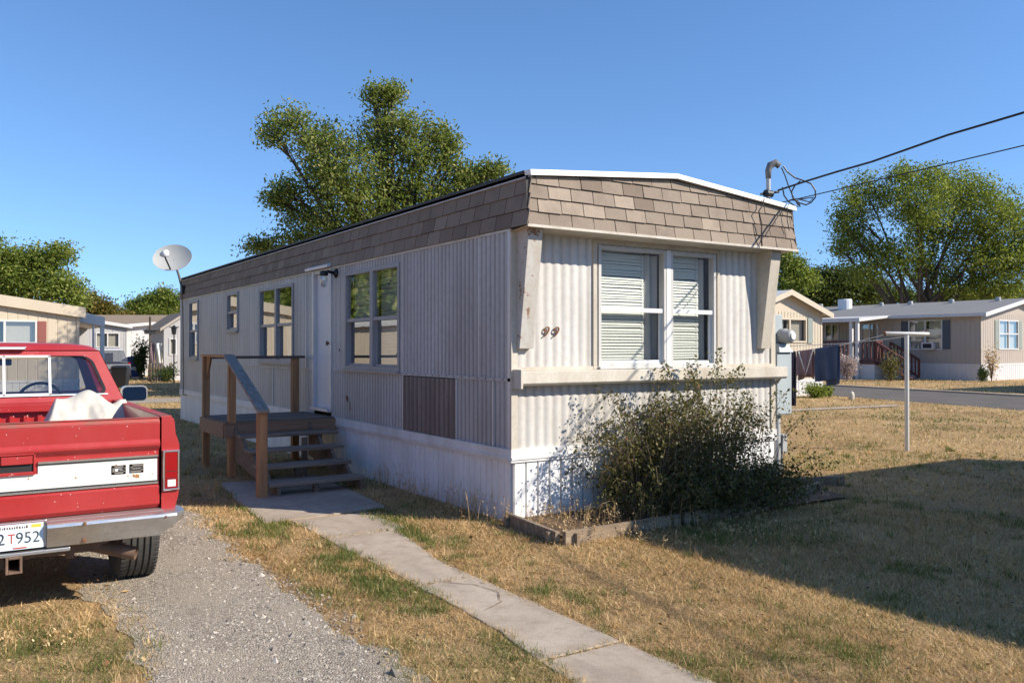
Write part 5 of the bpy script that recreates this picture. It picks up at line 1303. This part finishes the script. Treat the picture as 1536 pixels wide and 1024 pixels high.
# porch of the grey-beige home
pp = thing('porch', 'dark red wooden porch with white awning at the grey-beige home', 'porch', (pE.x, pE.y, 0), R(3))
b = MB(); b.hexa([(-2.95, 4.85, 3.06), (-2.95, 11, 3.06), (0.02, 11, 3.36), (0.02, 4.6, 3.36), (-2.95, 4.85, 3.26), (-2.95, 11, 3.26), (0.02, 11, 3.46), (0.02, 4.6, 3.46)]); b.build('awning', FM['white'], pp)
for y in (5.05, 5.4, 7.4, 10.8):
    b = MB(); b.box(-2.88, -2.72, y-0.08, y+0.08, 0, 3.08); b.build('post', FM['white'], pp)
b = MB(); b.box(-2.7, -0.05, 4.12, 10.5, 0.80, 0.95); b.build('platform', FM['redwood'], pp)
b = MB(); b.box(-2.68, -0.05, 4.15, 10.4, 0.0, 0.80); b.build('skirting', FM['white'], pp)
def rail(p, q, z0, z1):
    b = MB(); p = Vector(p); q = Vector(q); b.beam(p+Vector((0, 0, z1)), q+Vector((0, 0, z1)), 0.14, 0.10); b.beam(p+Vector((0, 0, z0)), q+Vector((0, 0, z0)), 0.08, 0.08)
    n_ = max(2, int((q-p).length/0.22))
    for i in range(n_+1): c = p.lerp(q, i/n_); b.beam(c+Vector((0, 0, z0-0.01)), c+Vector((0, 0, z1)), 0.06 if i % n_ else 0.12, 0.06, up=(1, 0, 0))
    b.build('railing', FM['redwood'], pp)
rail((-2.65, 4.15, 0.95), (-2.65, 10.4, 0.95), 0.1, 1.05); rail((-2.65, 4.15, 0.95), (-2.0, 4.15, 0.95), 0.1, 1.05)
rail((-2.65, 4.05, 0.95), (-2.65, 2.5, 0.05), 0.1, 1.0); rail((-1.3, 4.05, 0.95), (-1.3, 2.5, 0.05), 0.1, 1.0)
for k in range(5):
    b = MB(); b.box(-2.6, -1.35, 4.1-0.33*(k+1), 4.1-0.33*k, 0.76-0.165*k, 0.81-0.165*k); b.build('tread', FM['redwood'], pp)
# cream home at the left edge
pA = gnd(118, 30)
hA = Home('cream home with a red-brown shutter and white roof edge behind the pickup', off(pA, -7.3, 0), 0, 7.3, 12, 3.02, 3.55, 'cream', 'roofwhite', zs=0.5, over=0.18, fascia='cream', fh=0.34, pitch=0.3)
hA.window('F', 4.15, 5.95, 1.86, 2.55, shut='shut_red', sw=0.28); hA.done()
cp = thing('awning', 'white awning on slim posts at the side of the left cream home', 'awning', (pA.x, pA.y, 0), 0)
b = MB(); b.hexa([(0.05, 1.2, 2.62), (1.0, 1.2, 2.46), (1.0, 6, 2.46), (0.05, 6, 2.62), (0.05, 1.2, 3.02), (1.0, 1.2, 2.80), (1.0, 6, 2.80), (0.05, 6, 3.02)]); b.build('awning_roof', FM['white'], cp)
for x, w_ in ((0.62, 0.03), (0.92, 0.07)):
    b = MB(); b.box(x-w_, x+w_, 1.25, 1.35, 0, 2.5); b.build('post', FM['white'], cp)
b = MB(); b.box(0.05, 0.95, 5.9, 5.96, 0, 2.5); b.build('back_panel', FM['grey'], cp)
# further homes on the left
pC = gnd(190, 50)
hC = Home('grey home with a pale window beyond the dark car, white roof edge', off(pC, -2.6, 0), R(0), 2.6, 10, 2.95, 3.15, 'grey', 'roofwhite', zs=0.5, over=0.25, fascia='white'); hC.window('F', 1.0, 2.15, 1.75, 2.5); hC.done()
hC2 = Home('white home with a flat white roof behind the blue bin', off(pC, 0.05, 0.8), R(0), 3.0, 9, 2.98, 3.15, 'white', 'roofwhite', zs=0.5, over=0.3, fascia='white'); hC2.done()
pD = gnd(243, 43)
hD = Home('small grey shed with a pointed brown gable beside the far end of the trailer', (pD.x+0.12, pD.y+0.1), 0, 2.1, 4, 2.72, 3.45, 'grey', 'roofbrown', name='garden_shed', zs=0.3, over=0.22, fascia='beige', fh=0.12, group=None); hD.t['category'] = 'shed'
hD.window('F', 1.05, 1.35, 1.3, 2.3, mull=False); hD.window('F', 0.30, 0.55, 1.35, 2.1, mull=False); hD.done()
pG = gnd(250, 74)
hG = Home('far home with a low brown roof seen over the white home', (pG.x, pG.y), R(60), 7, 12, 3.3, 4.6, 'white', 'roofbrown', zs=0.5, over=0.4, fascia='beige'); hG.done()
# homes outside the frame that cast the shade on the lawns and show in the window glass
hN = Home('neighbouring home just outside the right edge of the picture shading the lawn', (3.86, -16.5), 0, 7.6, 12.9, 3.22, 3.28, 'white', 'roofwhite', zs=0.6, over=0.02, fh=0.1); hN.window('L', 4, 5.5, 1.5, 2.5); hN.window('L', 9, 10.2, 1.5, 2.5); hN.done()
hF = Home('neighbouring home hidden behind the far end of the trailer', (5.2, 22.5), 0, 3.7, 9.5, 2.9, 3.3, 'cream', 'roofwhite', zs=0.6); hF.done()
pR = loc2(21.4, 32.3)
hR = Home('home across the road outside the right edge shading the far lawn', (pR[0], pR[1]-12), 0, 8, 12, 3.1, 3.2, 'beige', 'roofgrey', zs=0.6, over=0.05); hR.done()
hL = Home('cream home across the driveway outside the left edge, mirrored in the windows', (-15.5, 1.0), 0, 3.7, 19, 2.75, 3.1, 'cream', 'roofwhite', zs=0.6); hL.done()
hM = Home('second cream home outside the left edge, beyond the first one', (-15.5, 24.0), 0, 3.7, 19, 2.75, 3.1, 'cream', 'roofwhite', zs=0.6); hM.done()
hO = Home('third home outside the left edge, grey, beyond the two cream ones', (-15.5, 47.0), 0, 3.7, 17, 2.75, 3.1, 'cream', 'roofwhite', zs=0.6); hO.done()

# ------------------------------------------------------------------ small things far left
def far_car(p, rz, label, col):
    t = thing('parked_car', label, 'car', p, rz); b = MB()
    sec_ = [(-0.92, 0.35), (-0.95, 0.65), (-0.93, 0.98), (0.93, 0.98), (0.95, 0.65), (0.92, 0.35)]
    b.prism([(x, 0, z) for x, z in sec_], (0, 4.5, 0)); b.build('body', col, t, bevel=0.05)
    b = MB(); b.hexa([(-0.86, 0.08, 0.98), (0.86, 0.08, 0.98), (0.86, 3.3, 0.98), (-0.86, 3.3, 0.98), (-0.68, 0.35, 1.55), (0.68, 0.35, 1.55), (0.68, 2.5, 1.58), (-0.68, 2.5, 1.58)]); b.build('cabin', M['truck_glass'], t, bevel=0.03)
    b = MB(); b.hexa([(-0.70, 0.32, 1.55), (0.70, 0.32, 1.55), (0.70, 2.5, 1.58), (-0.70, 2.5, 1.58), (-0.62, 0.42, 1.62), (0.62, 0.42, 1.62), (0.62, 2.4, 1.64), (-0.62, 2.4, 1.64)]); b.build('roof', M['alum'], t, bevel=0.02)
    b = MB(); b.box(-0.93, 0.93, -0.06, 0.0, 0.72, 0.93); b.build('tailgate_trim', M['chrome'], t)
    b = MB(); b.box(-0.95, 0.95, -0.10, 0.05, 0.38, 0.55); b.build('bumper', M['black'], t)
    b = MB(); b.box(-0.25, 0.25, 0.5, 1.2, 1.0, 1.42); b.build('seat', M['seat'], t)
    for x in (-0.82, 0.82):
        for y in (0.8, 3.6):
            b = MB(); b.lathe([(0, -0.11), (0.2, -0.11), (0.33, -0.1), (0.34, 0), (0.33, 0.1), (0.2, 0.11), (0, 0.11)], (x, y, 0.34), 'X', 20); b.build('wheel', M['rubber'], t, smooth='auto')
    for x0 in (-0.93, 0.83):
        b = MB(); b.box(x0, x0+0.10, -0.02, 0.02, 0.78, 1.0); b.build('tail_light', M['lens_red'], t)
    return t
far_car(gnd(162, 38), R(-3), 'dark car seen from behind past the cab of the red pickup', M['trousers'])
def bin_(p, rz, label, mat_, h=1.08, s=0.30, mark=False):
    t = thing('trash_bin', label, 'trash bin', p, rz); b = MB()
    b.hexa([(-s*.8, -s*.85, 0.06), (s*.8, -s*.85, 0.06), (s*.8, s*.85, 0.06), (-s*.8, s*.85, 0.06), (-s, -s*1.1, h-0.1), (s, -s*1.1, h-0.1), (s, s*1.1, h-0.1), (-s, s*1.1, h-0.1)]); b.build('body', mat_, t, bevel=0.02)
    b = MB(); b.hexa([(-s*1.05, -s*1.2, h-0.1), (s*1.05, -s*1.2, h-0.1), (s*1.05, s*1.2, h-0.1), (-s*1.05, s*1.2, h-0.1), (-s*.9, -s, h-0.02), (s*.9, -s, h-0.02), (s*.9, s*1.1, h), (-s*.9, s*1.1, h)]); b.build('lid', mat_, t, bevel=0.01)
    for x in (-s*.8, s*.8): b = MB(); b.lathe([(0, -0.03), (0.1, -0.03), (0.1, 0.03), (0, 0.03)], (x, s*0.8, 0.1), 'X', 14); b.build('wheel', M['rubber'], t)
    if mark: b = MB(); b.box(-0.12, 0.12, -s*1.04, -s*1.0, 0.45, 0.62); b.build('sticker', M['blind'], t)
bin_(gnd(181, 34.5), R(-20), 'black wheeled trash bin beside the dark car', M['black'], 0.95)
bin_(gnd(203, 47), R(-20), 'blue wheeled trash bin by the white home', plain('bin_blue', (0.01, 0.035, 0.20), 0.5), 1.2, 0.36, True)
# ornaments and posts by the shed
t = thing('bird_feeder', 'dark bird feeder on a tall post by the cluttered yard', 'bird feeder', gnd(225, 42)); b = MB(); b.tube([(0, 0, 0), (0, 0, 3.2)], 0.05, 8); b.build('pole', M['bark'], t)
b = MB(); b.box(-0.25, 0.25, -0.1, 0.1, 2.35, 2.5); b.box(-0.30, 0.34, -0.14, 0.14, 2.5, 2.55); b.build('feeder', M['dark'], t)
t = thing('garden_lantern', 'black lantern on a post in front of the shed', 'lantern', gnd(261, 40)); b = MB(); b.tube([(0, 0, 0), (0, 0, 2.3)], 0.03, 8); b.build('pole', M['black'], t)
b = MB(); b.lathe([(0, 2.75), (0.16, 2.6), (0.12, 2.58), (0.09, 2.3), (0, 2.28)], (0, 0, 0), 'Z', 10); b.box(-0.22, 0.22, -0.02, 0.02, 2.62, 2.66); b.build('lantern', M['black'], t)
for k, (px, d, lab, c1) in enumerate(((228, 42, 'pale and red cloth banner hung on stakes in the cluttered yard', 'shirt'), (239, 43, 'white cloth banner beside the red one in the cluttered yard', 'blind'))):
    t = thing('yard_banner', lab, 'banner', gnd(px, d), R(-33)); b = MB()
    for x in (-0.12, 0.12): b.tube([(x, 0, 0), (x, 0, 1.9)], 0.02, 6)
    b.build('stakes', M['old_timber'], t); b = MB(); b.grid([[(-0.16+0.32*i/6, 0.04*math.sin(i*1.3+j), 0.9+j*0.25) for i in range(7)] for j in range(5)]); b.build('cloth', M[c1], t)
t = thing('picket_fence', 'short pale picket fence at the foot of the banners', 'fence', gnd(222, 41.5), R(-33)); b = MB()
for i in range(9): x = i*0.13; b.box(x, x+0.05, -0.02, 0.02, 0, 0.85+0.08*math.sin(i*1.7))
b.build('pickets', M['old_timber'], t); b = MB(); b.box(0, 1.1, 0.02, 0.04, 0.55, 0.6); b.build('rail', M['old_timber'], t)

# generic shrub made of leaves and stems
def shrub(name, label, p, h, r, mat_, nl, ls, seed, group=None, cat='shrub'):
    rs = np.random.default_rng(seed); o = thing(name, label, cat, (p[0], p[1], 0), 0, group); b = MB(); rr = random.Random(seed); tips = []
    for i in range(16):
        a = rr.uniform(0, 6.28); q = rr.uniform(.2, .95); e = Vector((math.cos(a)*r*q, math.sin(a)*r*q, h*rr.uniform(.5, 1)*(1-0.3*q))); m_ = Vector((e.x*.3, e.y*.3, e.z*.6)); b.tube([(0, 0, 0), m_, e], [0.015, 0.01, 0.004], 4, caps=False); tips += [m_, e, m_.lerp(e, .5)]
    b.build('stems', M['cane'], o, fix=False)
    T_ = np.array([list(t) for t in tips]); idx = rs.integers(0, len(T_), nl); c = T_[idx]+rs.normal(0, 1, (nl, 3))*np.array([r, r, h])*0.16; c[:, 2] = np.abs(c[:, 2])
    d = rs.normal(size=c.shape); d /= np.linalg.norm(d, axis=1)[:, None]; s2 = np.cross(d, rs.normal(size=c.shape)); s2 /= np.linalg.norm(s2, axis=1)[:, None]; sz = ls*rs.uniform(.6, 1.2, nl)[:, None]
    np_mesh('leaves', np.stack([c-d*sz, c+s2*sz*.5, c+d*sz, c-s2*sz*.5], 1), 4, np.clip(rs.normal(.5, .2, nl), 0, 1), mat_, o); return o
shrub('shrub', 'tall green shrub beside the blue bin', gnd(211, 46), 2.0, 0.45, M['leaf_dark'], 1500, 0.09, 51)
shrub('shrub', 'dark low shrub at the foot of the shed', gnd(252, 41.5), 0.8, 0.7, M['leaf_dark'], 1500, 0.06, 52)
shrub('shrub', 'small green shrub at the corner of the cream home past the washing', gnd(1222, 28.4), 0.42, 0.55, M['leaf_green'], 1800, 0.045, 53)
shrub('shrub', 'pale low plant by the roadside', gnd(1243, 28.6), 0.5, 0.2, M['leaf_yel'], 400, 0.05, 54)
shrub('dry_bush', 'tall dry plant against the sunny end of the grey-beige home', gnd(1487, 41.5), 1.9, 0.5, M['straw'], 350, 0.06, 55)
shrub('dry_bush', 'bare reddish shrub by the porch steps', gnd(1336, 42.0), 1.5, 0.8, M['leaf_bush'], 900, 0.06, 56)
shrub('shrub', 'round dark shrub at the corner of the grey-beige home', gnd(1474, 41.6), 0.75, 0.4, M['leaf_dark'], 900, 0.05, 57)
shrub('flowering_shrub', 'pinkish white flowering shrub beside the porch post', gnd(1270, 42.5), 1.3, 0.65, leafmat('leaf_pink', [(0, (0.10, 0.12, 0.05)), (0.3, (0.5, 0.36, 0.36)), (1, (0.75, 0.65, 0.62))], 0.3), 2200, 0.06, 58)
t = thing('marker_stone', 'small pale marker stone at the edge of the road', 'stone', gnd(1277, 27.2)); b = MB(); b.lathe([(0.09, 0), (0.10, 0.15), (0.07, 0.24), (0, 0.28)], (0, 0, 0), 'Z', 10); b.build('stone', M['cream_wood'], t, smooth='auto')

# ------------------------------------------------------------------ the big bush
bo = thing('bush', 'large tangled arching bush growing against the end wall under the windows', 'bush', (2.0, -0.5, 0))
rr = random.Random(77); rs = np.random.default_rng(77)
cb_ = MB(); LC = []; LT = []
def cane(x, y, a, reach, h, r=0.006, leaves=30, tone=0.5, lh=0.0):
    P = []; ex_ = math.cos(a); ey_ = math.sin(a); wob1 = rr.uniform(0, 6); n_ = 9
    for i in range(n_+1):
        t = i/n_; out = reach*(t**1.15); z = h*(1-(1-t*1.25)**2)/1.0 if t < 0.8 else h*(1-((t-0.8)/0.2)**1.6*0.28)
        jx = 0.03*math.sin(t*9+wob1); q = Vector((x+ex_*out+jx, y+ey_*out+0.03*math.cos(t*8+wob1), max(0.02, z)))
        if q.y+(-0.5) > -0.05: q.y = 0.45-rr.uniform(0, 0.08)
        P.append(q)
    cb_.tube(P, [r*(1-0.8*i/n_) for i in range(n_+1)], 4, caps=False)
    for _ in range(leaves):
        t = rr.uniform(lh, 1)**0.85; k = min(n_-1, int(t*n_)); q = P[k].lerp(P[k+1], t*n_-k)
        LC.append((q.x+rr.gauss(0, .028), q.y+rr.gauss(0, .028), max(.01, q.z+rr.gauss(0, .028)))); LT.append(min(1, max(0, rr.gauss(tone, 0.25))))
for i in range(520):
    x = rr.gauss(-0.25, 0.48); x = max(-1.0, min(0.9, x)); y = rr.uniform(-0.22, 0.38)
    a = rr.uniform(0, 2*math.pi); a = math.atan2(math.sin(a)*0.8-0.25, math.cos(a)+(0.35*(1 if x > 0 else -1)))
    hmax = 1.28-0.45*abs(x+0.05)**1.1
    cane(x, y, a, rr.uniform(0.15, 0.62), rr.uniform(0.25, 1.0)*hmax, rr.uniform(.003, .007), rr.randint(30, 56), rr.uniform(.3, .66))
for i in range(240):     # low skirt to the right and front
    x = rr.uniform(-0.95, 0.95); cane(x, rr.uniform(-0.42, 0.05), rr.uniform(-2.6, -0.4), rr.uniform(0.2, 0.55), rr.uniform(.12, .5), .004, 44, .4)
for (x, y, a, rc, h, n_) in ((-0.6, 0.1, 3.3, 0.85, 1.05, 60), (-0.5, 0.2, 3.0, 0.75, 1.25, 55), (-0.1, 0.1, 2.6, 0.4, 1.55, 60), (0.15, 0.1, 0.3, 0.3, 1.60, 60), (0.3, 0, 0.2, 0.55, 1.50, 70), (0.7, 0, -0.2, 0.65, 1.25, 45), (0.85, -0.1, -0.1, 0.7, 0.95, 34), (1.0, -0.1, -0.2, 0.9, 0.5, 12), (-0.9, 0.1, 3.2, 0.5, 0.9, 40), (0.0, 0.05, 1.6, 0.12, 1.48, 60), (0.1, 0.05, 1.6, 0.2, 1.5, 60)):
    for k in range(3): cane(x+rr.uniform(-.08, .08), y, a+rr.uniform(-.25, .25), rc*rr.uniform(.85, 1.1), h*rr.uniform(.88, 1.03), .005, n_, .5, .3)
cb_.build('canes', M['cane'], bo, fix=False)
C = np.array(LC); nl = len(C); d = rs.normal(size=C.shape); d /= np.linalg.norm(d, axis=1)[:, None]; s2 = np.cross(d, rs.normal(size=C.shape)+np.array([0, 0, .8])); s2 /= np.linalg.norm(s2, axis=1)[:, None]
sz = 0.0155*rs.uniform(.6, 1.5, nl)[:, None]
np_mesh('leaves', np.stack([C-d*sz, C+s2*sz*.6, C+d*sz, C-s2*sz*.6], 1), 4, LT, M['leaf_bush'], bo)

# ------------------------------------------------------------------ grass, weeds, stones
def blades(name, X, Y, hmin, hmax, wmin, wmax, lean, tint, mat_, wscale=None, z0=0.0):
    n_ = len(X); g = np.random.default_rng(len(name)+n_ % 97)
    h = g.uniform(hmin, hmax, n_); wd = g.uniform(wmin, wmax, n_)
    if wscale is not None: h = h*wscale**0.35; wd = wd*wscale
    a = g.uniform(0, 2*np.pi, n_); th = np.abs(g.normal(lean[0], lean[1], n_)); b2 = g.uniform(0, 2*np.pi, n_)
    top_ = np.stack([X+np.cos(a)*np.sin(th)*h, Y+np.sin(a)*np.sin(th)*h, z0+np.abs(np.cos(th))*h+0.004], 1)
    bx, by = np.cos(b2)*wd/2, np.sin(b2)*wd/2
    V = np.stack([np.stack([X-bx, Y-by, np.full(n_, z0-0.004)], 1), np.stack([X+bx, Y+by, np.full(n_, z0-0.004)], 1), top_], 1)
    o = np_mesh(name, V, 3, tint, mat_); return o
def inpoly(X, Y, poly):
    r = np.zeros(len(X), bool); j = len(poly)-1
    for i in range(len(poly)):
        xi, yi = poly[i]; xj, yj = poly[j]
        c = ((yi > Y) != (yj > Y)) & (X < (xj-xi)*(Y-yi)/(yj-yi+1e-12)+xi); r ^= c; j = i
    return r
ROADP = [loc2(*p) for p in road]
def density(X, Y):
    e1 = (fbm(X, Y, 1.1)-0.5); e2 = (fbm(X+40, Y, 6.0)-0.5)
    dn = np.ones(len(X))
    # gravel track and its ragged margins
    ed = e1*0.55+e2*0.25
    tr = sstep(0.0, 0.30, np.abs(X-(-3.0)+np.where(Y < -2.4, 0.12*(-2.4-Y), 0))-(0.40+np.where(Y < -2.4, 0.10*(-2.4-Y), 0))+ed)
    tr2 = sstep(0.0, 0.28, np.abs(X+5.6)-0.62+ed)
    dn *= np.where(Y < 20.6, np.minimum(tr, tr2), 1)
    dn *= sstep(0.0, 0.3, np.abs(Y-21.8)-1.15+ed*1.2)
    # bare earthy ground at the bottom left of the track
    # walk and step pad
    e3 = fbm(X*1.0+7, Y*1.0+3, 9.0)-0.5
    inw = (X > -1.66-0.10*np.clip(-2.1-Y, 0, 9)+e3*0.14) & (X < -1.27+e3*0.14+0.22*np.clip((Y+0.9)/1.3, 0, 1)) & (Y < 1.3)
    dn[inw] = 0
    joint = inw & ((np.abs(Y+1.41) < 0.022) | (np.abs(Y+3.03) < 0.025) | (np.abs(Y-0.35) < 0.02)); dn[joint] = 1.6
    pad = inpoly(X, Y, [(-1.93, 1.28), (-0.66, 1.34), (-0.57, 2.6), (-0.5, 3.9), (-1.68, 3.9), (-1.83, 2.6)]); dn[pad] = 0
    dn[(X > -0.02) & (X < HW+0.02) & (Y > -0.02) & (Y < HL)] = 0
    bed = (X > -0.1) & (X < 3.9) & (Y > -0.93) & (Y < 0); dn[bed] *= 0.35
    dn[inpoly(X, Y, ROADP)] = 0
    dn *= np.where((np.abs(X+4.05) < 0.9) & (Y > -0.6) & (Y < 4.3), 0.15, 1)
    dn *= 0.45+1.3*sstep(0.30, 0.62, fbm(X+9, Y+4, 2.0))*(0.6+0.6*fbm(X-9, Y+14, 7.0))
    return dn
def scatter(n_, d0, d1, pw, amax=36.5):
    # bare sampling around the viewer, thinning with distance
    g = RNG; th = g.uniform(-R(amax), R(amax), n_)
    u = g.random(n_); k = 2-pw
    d = (d0**k+u*(d1**k-d0**k))**(1/k) if abs(k) > 1e-6 else d0*(d1/d0)**u
    return CAM.x+d*np.sin(YAW+th), CAM.y+d*np.cos(YAW+th), d
def gpf(X, Y): return sstep(0.45, 0.6, fbm(X+17, Y-5, 1.6))
X1, Y1_, D1 = scatter(520000, 3.2, 9.5, 1.1); X2, Y2, D2 = scatter(380000, 9.5, 50, 2.2)
X = np.concatenate([X1, X2]); Y = np.concatenate([Y1_, Y2]); D = np.concatenate([D1, D2])
dn = density(X, Y); keep = RNG.random(len(X)) < dn; X, Y, D = X[keep], Y[keep], D[keep]
# where the lawn is still green: beside the walk, along the drive, odd tufts
gn = fbm(X+17, Y-5, 1.6)
walk_edge = np.exp(-((X+1.88)/0.20)**2)*sstep(-3.6, -1.5, Y)*(Y < 1.8)
right_edge = np.exp(-((X+1.02)/0.16)**2)*(Y < 1.0)
strip = np.exp(-((X+4.15)/0.45)**2)*np.exp(-((Y+1.75)/0.45)**2)
gp = 0.05+1.1*walk_edge*sstep(0.42, 0.58, gn)+0.75*right_edge*sstep(0.50, 0.62, gn)+1.3*strip*sstep(0.35, 0.5, gn)+0.55*sstep(0.66, 0.74, gn)+0.3*sstep(0.60, 0.7, fbm(X, Y, 0.45))
isg = RNG.random(len(X)) < np.clip(gp, 0, 0.9)
ws = np.clip((D/6.0), 0.75, 8)**0.95
# taller tufts, thickest along the walk and the edge of the gravel
TX, TY, TD = scatter(5200, 3.4, 16, 1.1); edge = np.exp(-((TX+1.80)/0.10)**2)+np.exp(-((TX+1.16)/0.10)**2)*(TY < 0.8)+0.7*np.exp(-((TX+2.32)/0.14)**2)*(TY < 1.5)+0.8*np.exp(-((TX+3.75)/0.2)**2)*(TY < -0.6)
k = (RNG.random(len(TX)) < 0.13+0.8*edge) & (density(TX, TY) > 0.25); TX, TY, TD = TX[k], TY[k], TD[k]
nb = 26; bx_ = np.repeat(TX, nb)+RNG.normal(0, 0.022, len(TX)*nb); by_ = np.repeat(TY, nb)+RNG.normal(0, 0.022, len(TX)*nb); tg_ = np.repeat(RNG.random(len(TX)) < 0.16+0.45*np.clip(gpf(TX, TY), 0, 1), nb); tt_ = np.clip(np.repeat(RNG.normal(0.55, 0.22, len(TX)), nb)+RNG.normal(0, 0.15, len(bx_)), 0, 1); tw_ = np.clip(np.repeat(TD, nb)/6.0, 0.75, 4)
tag(blades('straw_tufts', bx_[~tg_], by_[~tg_], 0.03, 0.095, 0.003, 0.006, (0.80, 0.35), tt_[~tg_], M['straw'], tw_[~tg_]), 'longer straw tufts standing along the walk and the gravel edge', 'grass', kind='stuff')
tag(blades('green_tufts', bx_[tg_], by_[tg_], 0.03, 0.085, 0.003, 0.007, (0.75, 0.35), tt_[tg_]*0.8, M['green_blade'], tw_[tg_]), 'small bright green weeds standing out of the dry lawn', 'weeds', kind='stuff')
patch = fbm(X-30, Y+12, 0.7)
tin = np.clip(RNG.normal(0.50, 0.22, len(X))+(patch-0.5)*0.9, 0, 1)
s_ = ~isg
tag(blades('dry_grass', X[s_], Y[s_], 0.020, 0.068, 0.0028, 0.0062, (1.27, 0.28), tin[s_], M['straw'], ws[s_]), 'dry straw coloured grass covering the lawn', 'grass', kind='stuff')
tag(blades('green_grass', X[isg], Y[isg], 0.022, 0.065, 0.003, 0.007, (0.85, 0.35), np.clip(RNG.normal(0.5, 0.25, isg.sum()), 0, 1), M['green_blade'], ws[isg]), 'green grass tufts among the dry lawn', 'grass', kind='stuff')
# tall dead weeds along the skirting and the bed
def weeds(name, label, n_, xf, yf, h0, h1):
    V = []; T = []; g = random.Random(n_)
    for i in range(n_):
        x, y = xf(g), yf(g); h = g.uniform(h0, h1)*g.uniform(.5, 1); a = g.uniform(0, 6.28); l = g.uniform(.05, .35)*h; w_ = 0.0035
        p = [Vector((x+math.cos(a)*l*t*t, y+math.sin(a)*l*t*t, h*t)) for t in (0, .35, .7, 1)]
        s = Vector((math.cos(a+1.57), math.sin(a+1.57), 0))*w_*0.5
        for q0, q1 in zip(p[:-1], p[1:]):
            V += [q0-s, q0+s, q1+s*.7, q1-s*.7]; T.append(g.uniform(0, .8))
        for k in range(g.randint(2, 9)):
            t = g.uniform(.35, 1); q = Vector((x+math.cos(a)*l*t*t+g.gauss(0, .012), y+math.sin(a)*l*t*t+g.gauss(0, .012), h*t)); d_ = Vector((g.gauss(0, 1), g.gauss(0, 1), g.gauss(.4, 1))).normalized()*0.014; e = Vector((-d_.y, d_.x, 0))*.5
            V += [q-d_, q+e, q+d_, q-e]; T.append(g.uniform(0, 1))
    o = np_mesh(name, [tuple(v) for v in V], 4, T, M['straw']); return tag(o, label, 'weeds', kind='stuff')
weeds('dry_weeds', 'thin dead weeds along the foot of the long white skirting', 230, lambda g: -abs(g.gauss(0.03, .16))-.01, lambda g: g.uniform(-0.1, 3.0), .08, .42)
weeds('dry_weeds', 'dead grass stems in the timber-edged bed', 420, lambda g: g.uniform(-.05, 1.7), lambda g: -abs(g.gauss(.45, .35)), .06, .32)
weeds('dry_weeds', 'tall dead grass stems at the shadow edge right of the boards', 260, lambda g: g.uniform(.5, 3.2), lambda g: -0.95-abs(g.gauss(0, .5)), .04, .13)
weeds('dry_weeds', 'sparse tall dead stems behind the bumper of the red pickup', 26, lambda g: g.gauss(-4.0, .16), lambda g: g.gauss(-1.3, .12), .05, .16)
# loose stones on the gravel
X, Y, D = scatter(75000, 3.3, 10.5, 1.0)
e1 = (fbm(X, Y, 1.1)-0.5)*0.5
k = (np.abs(X+2.98+np.where(Y < -2.4, 0.12*(-2.4-Y), 0)) < 0.62+np.where(Y < -2.4, 0.1*(-2.4-Y), 0)-e1) | ((np.abs(X+5.6) < 0.8) & (Y > -3))
cl = fbm(X+3, Y, 0.9); k &= RNG.random(len(X)) < np.clip(0.12+1.5*sstep(0.42, 0.62, cl)+0.6*(X > -2.9), 0, 1)
X, Y = X[k], Y[k]; n_ = len(X); s = RNG.gamma(3.2, 0.0012, n_)+0.0016; s = np.where(RNG.random(n_) < 0.012, s*2.3+0.003, s); rz = RNG.uniform(0, 6.28, n_)
ax = np.stack([np.cos(rz), np.sin(rz)], 1)*s[:, None]*RNG.uniform(.8, 1.5, n_)[:, None]; bx = np.stack([-np.sin(rz), np.cos(rz)], 1)*s[:, None]*RNG.uniform(.7, 1.1, n_)[:, None]
z = 0.004; hz = s*RNG.uniform(.5, 1.1, n_)
p = [np.stack([X+ax[:, 0]*c+bx[:, 0]*e, Y+ax[:, 1]*c+bx[:, 1]*e, np.full(n_, z)], 1) for c, e in ((1, .1), (.2, 1), (-1, -.1), (-.1, -1))]
tpp = np.stack([X+RNG.normal(0, .3, n_)*s, Y+RNG.normal(0, .3, n_)*s, z+hz], 1)
V = np.stack([np.stack([p[i], p[(i+1) % 4], tpp], 1) for i in range(4)], 1).reshape(-1, 3)
tag(np_mesh('loose_gravel', V, 3, np.repeat(RNG.random(n_), 4), M['stone']), 'small grey stones strewn over the driveway track', 'gravel', kind='stuff')
# leaf litter on the lawn
X, Y, D = scatter(5200, 3.3, 22, 1.3); k = density(X, Y) > 0.02; X, Y, D = X[k], Y[k], D[k]; n_ = len(X)
a = RNG.uniform(0, 6.28, n_); sz = RNG.uniform(.008, .02, n_)*np.clip((D/7)**0.3, .9, 2); zc = RNG.uniform(.02, .045, n_)
u1 = np.stack([np.cos(a)*sz, np.sin(a)*sz, RNG.normal(0, .3, n_)*sz], 1); u2 = np.stack([-np.sin(a)*sz*.5, np.cos(a)*sz*.5, RNG.normal(0, .3, n_)*sz], 1); C = np.stack([X, Y, zc], 1)
tag(np_mesh('leaf_litter', np.stack([C-u1, C+u2, C+u1, C-u2], 1), 4, RNG.random(n_), leafmat('litter', [(0, (0.10, 0.05, 0.025)), (0.5, (0.26, 0.14, 0.06)), (1, (0.55, 0.42, 0.2))], 0.2)), 'small brown leaves scattered over the dry lawn', 'leaf litter', kind='stuff')
# fallen leaves
for (px, py, lab, c) in ((190, 888, 'pale dry leaf on the gravel by the pickup wheel', 'straw'), (93, 885, 'curled brown leaf in the shade under the bumper', 'cane')):
    d = 1.65*1274/(py-522); p = gnd(px, d); b = MB(); b.face([(-.03, 0, .01), (-.01, .02, .018), (.03, .005, .012), (.0, -.018, .014)]); o = b.build('fallen_leaf', M[c], None, fix=False); o.location = p; tag(o, lab, 'leaf')
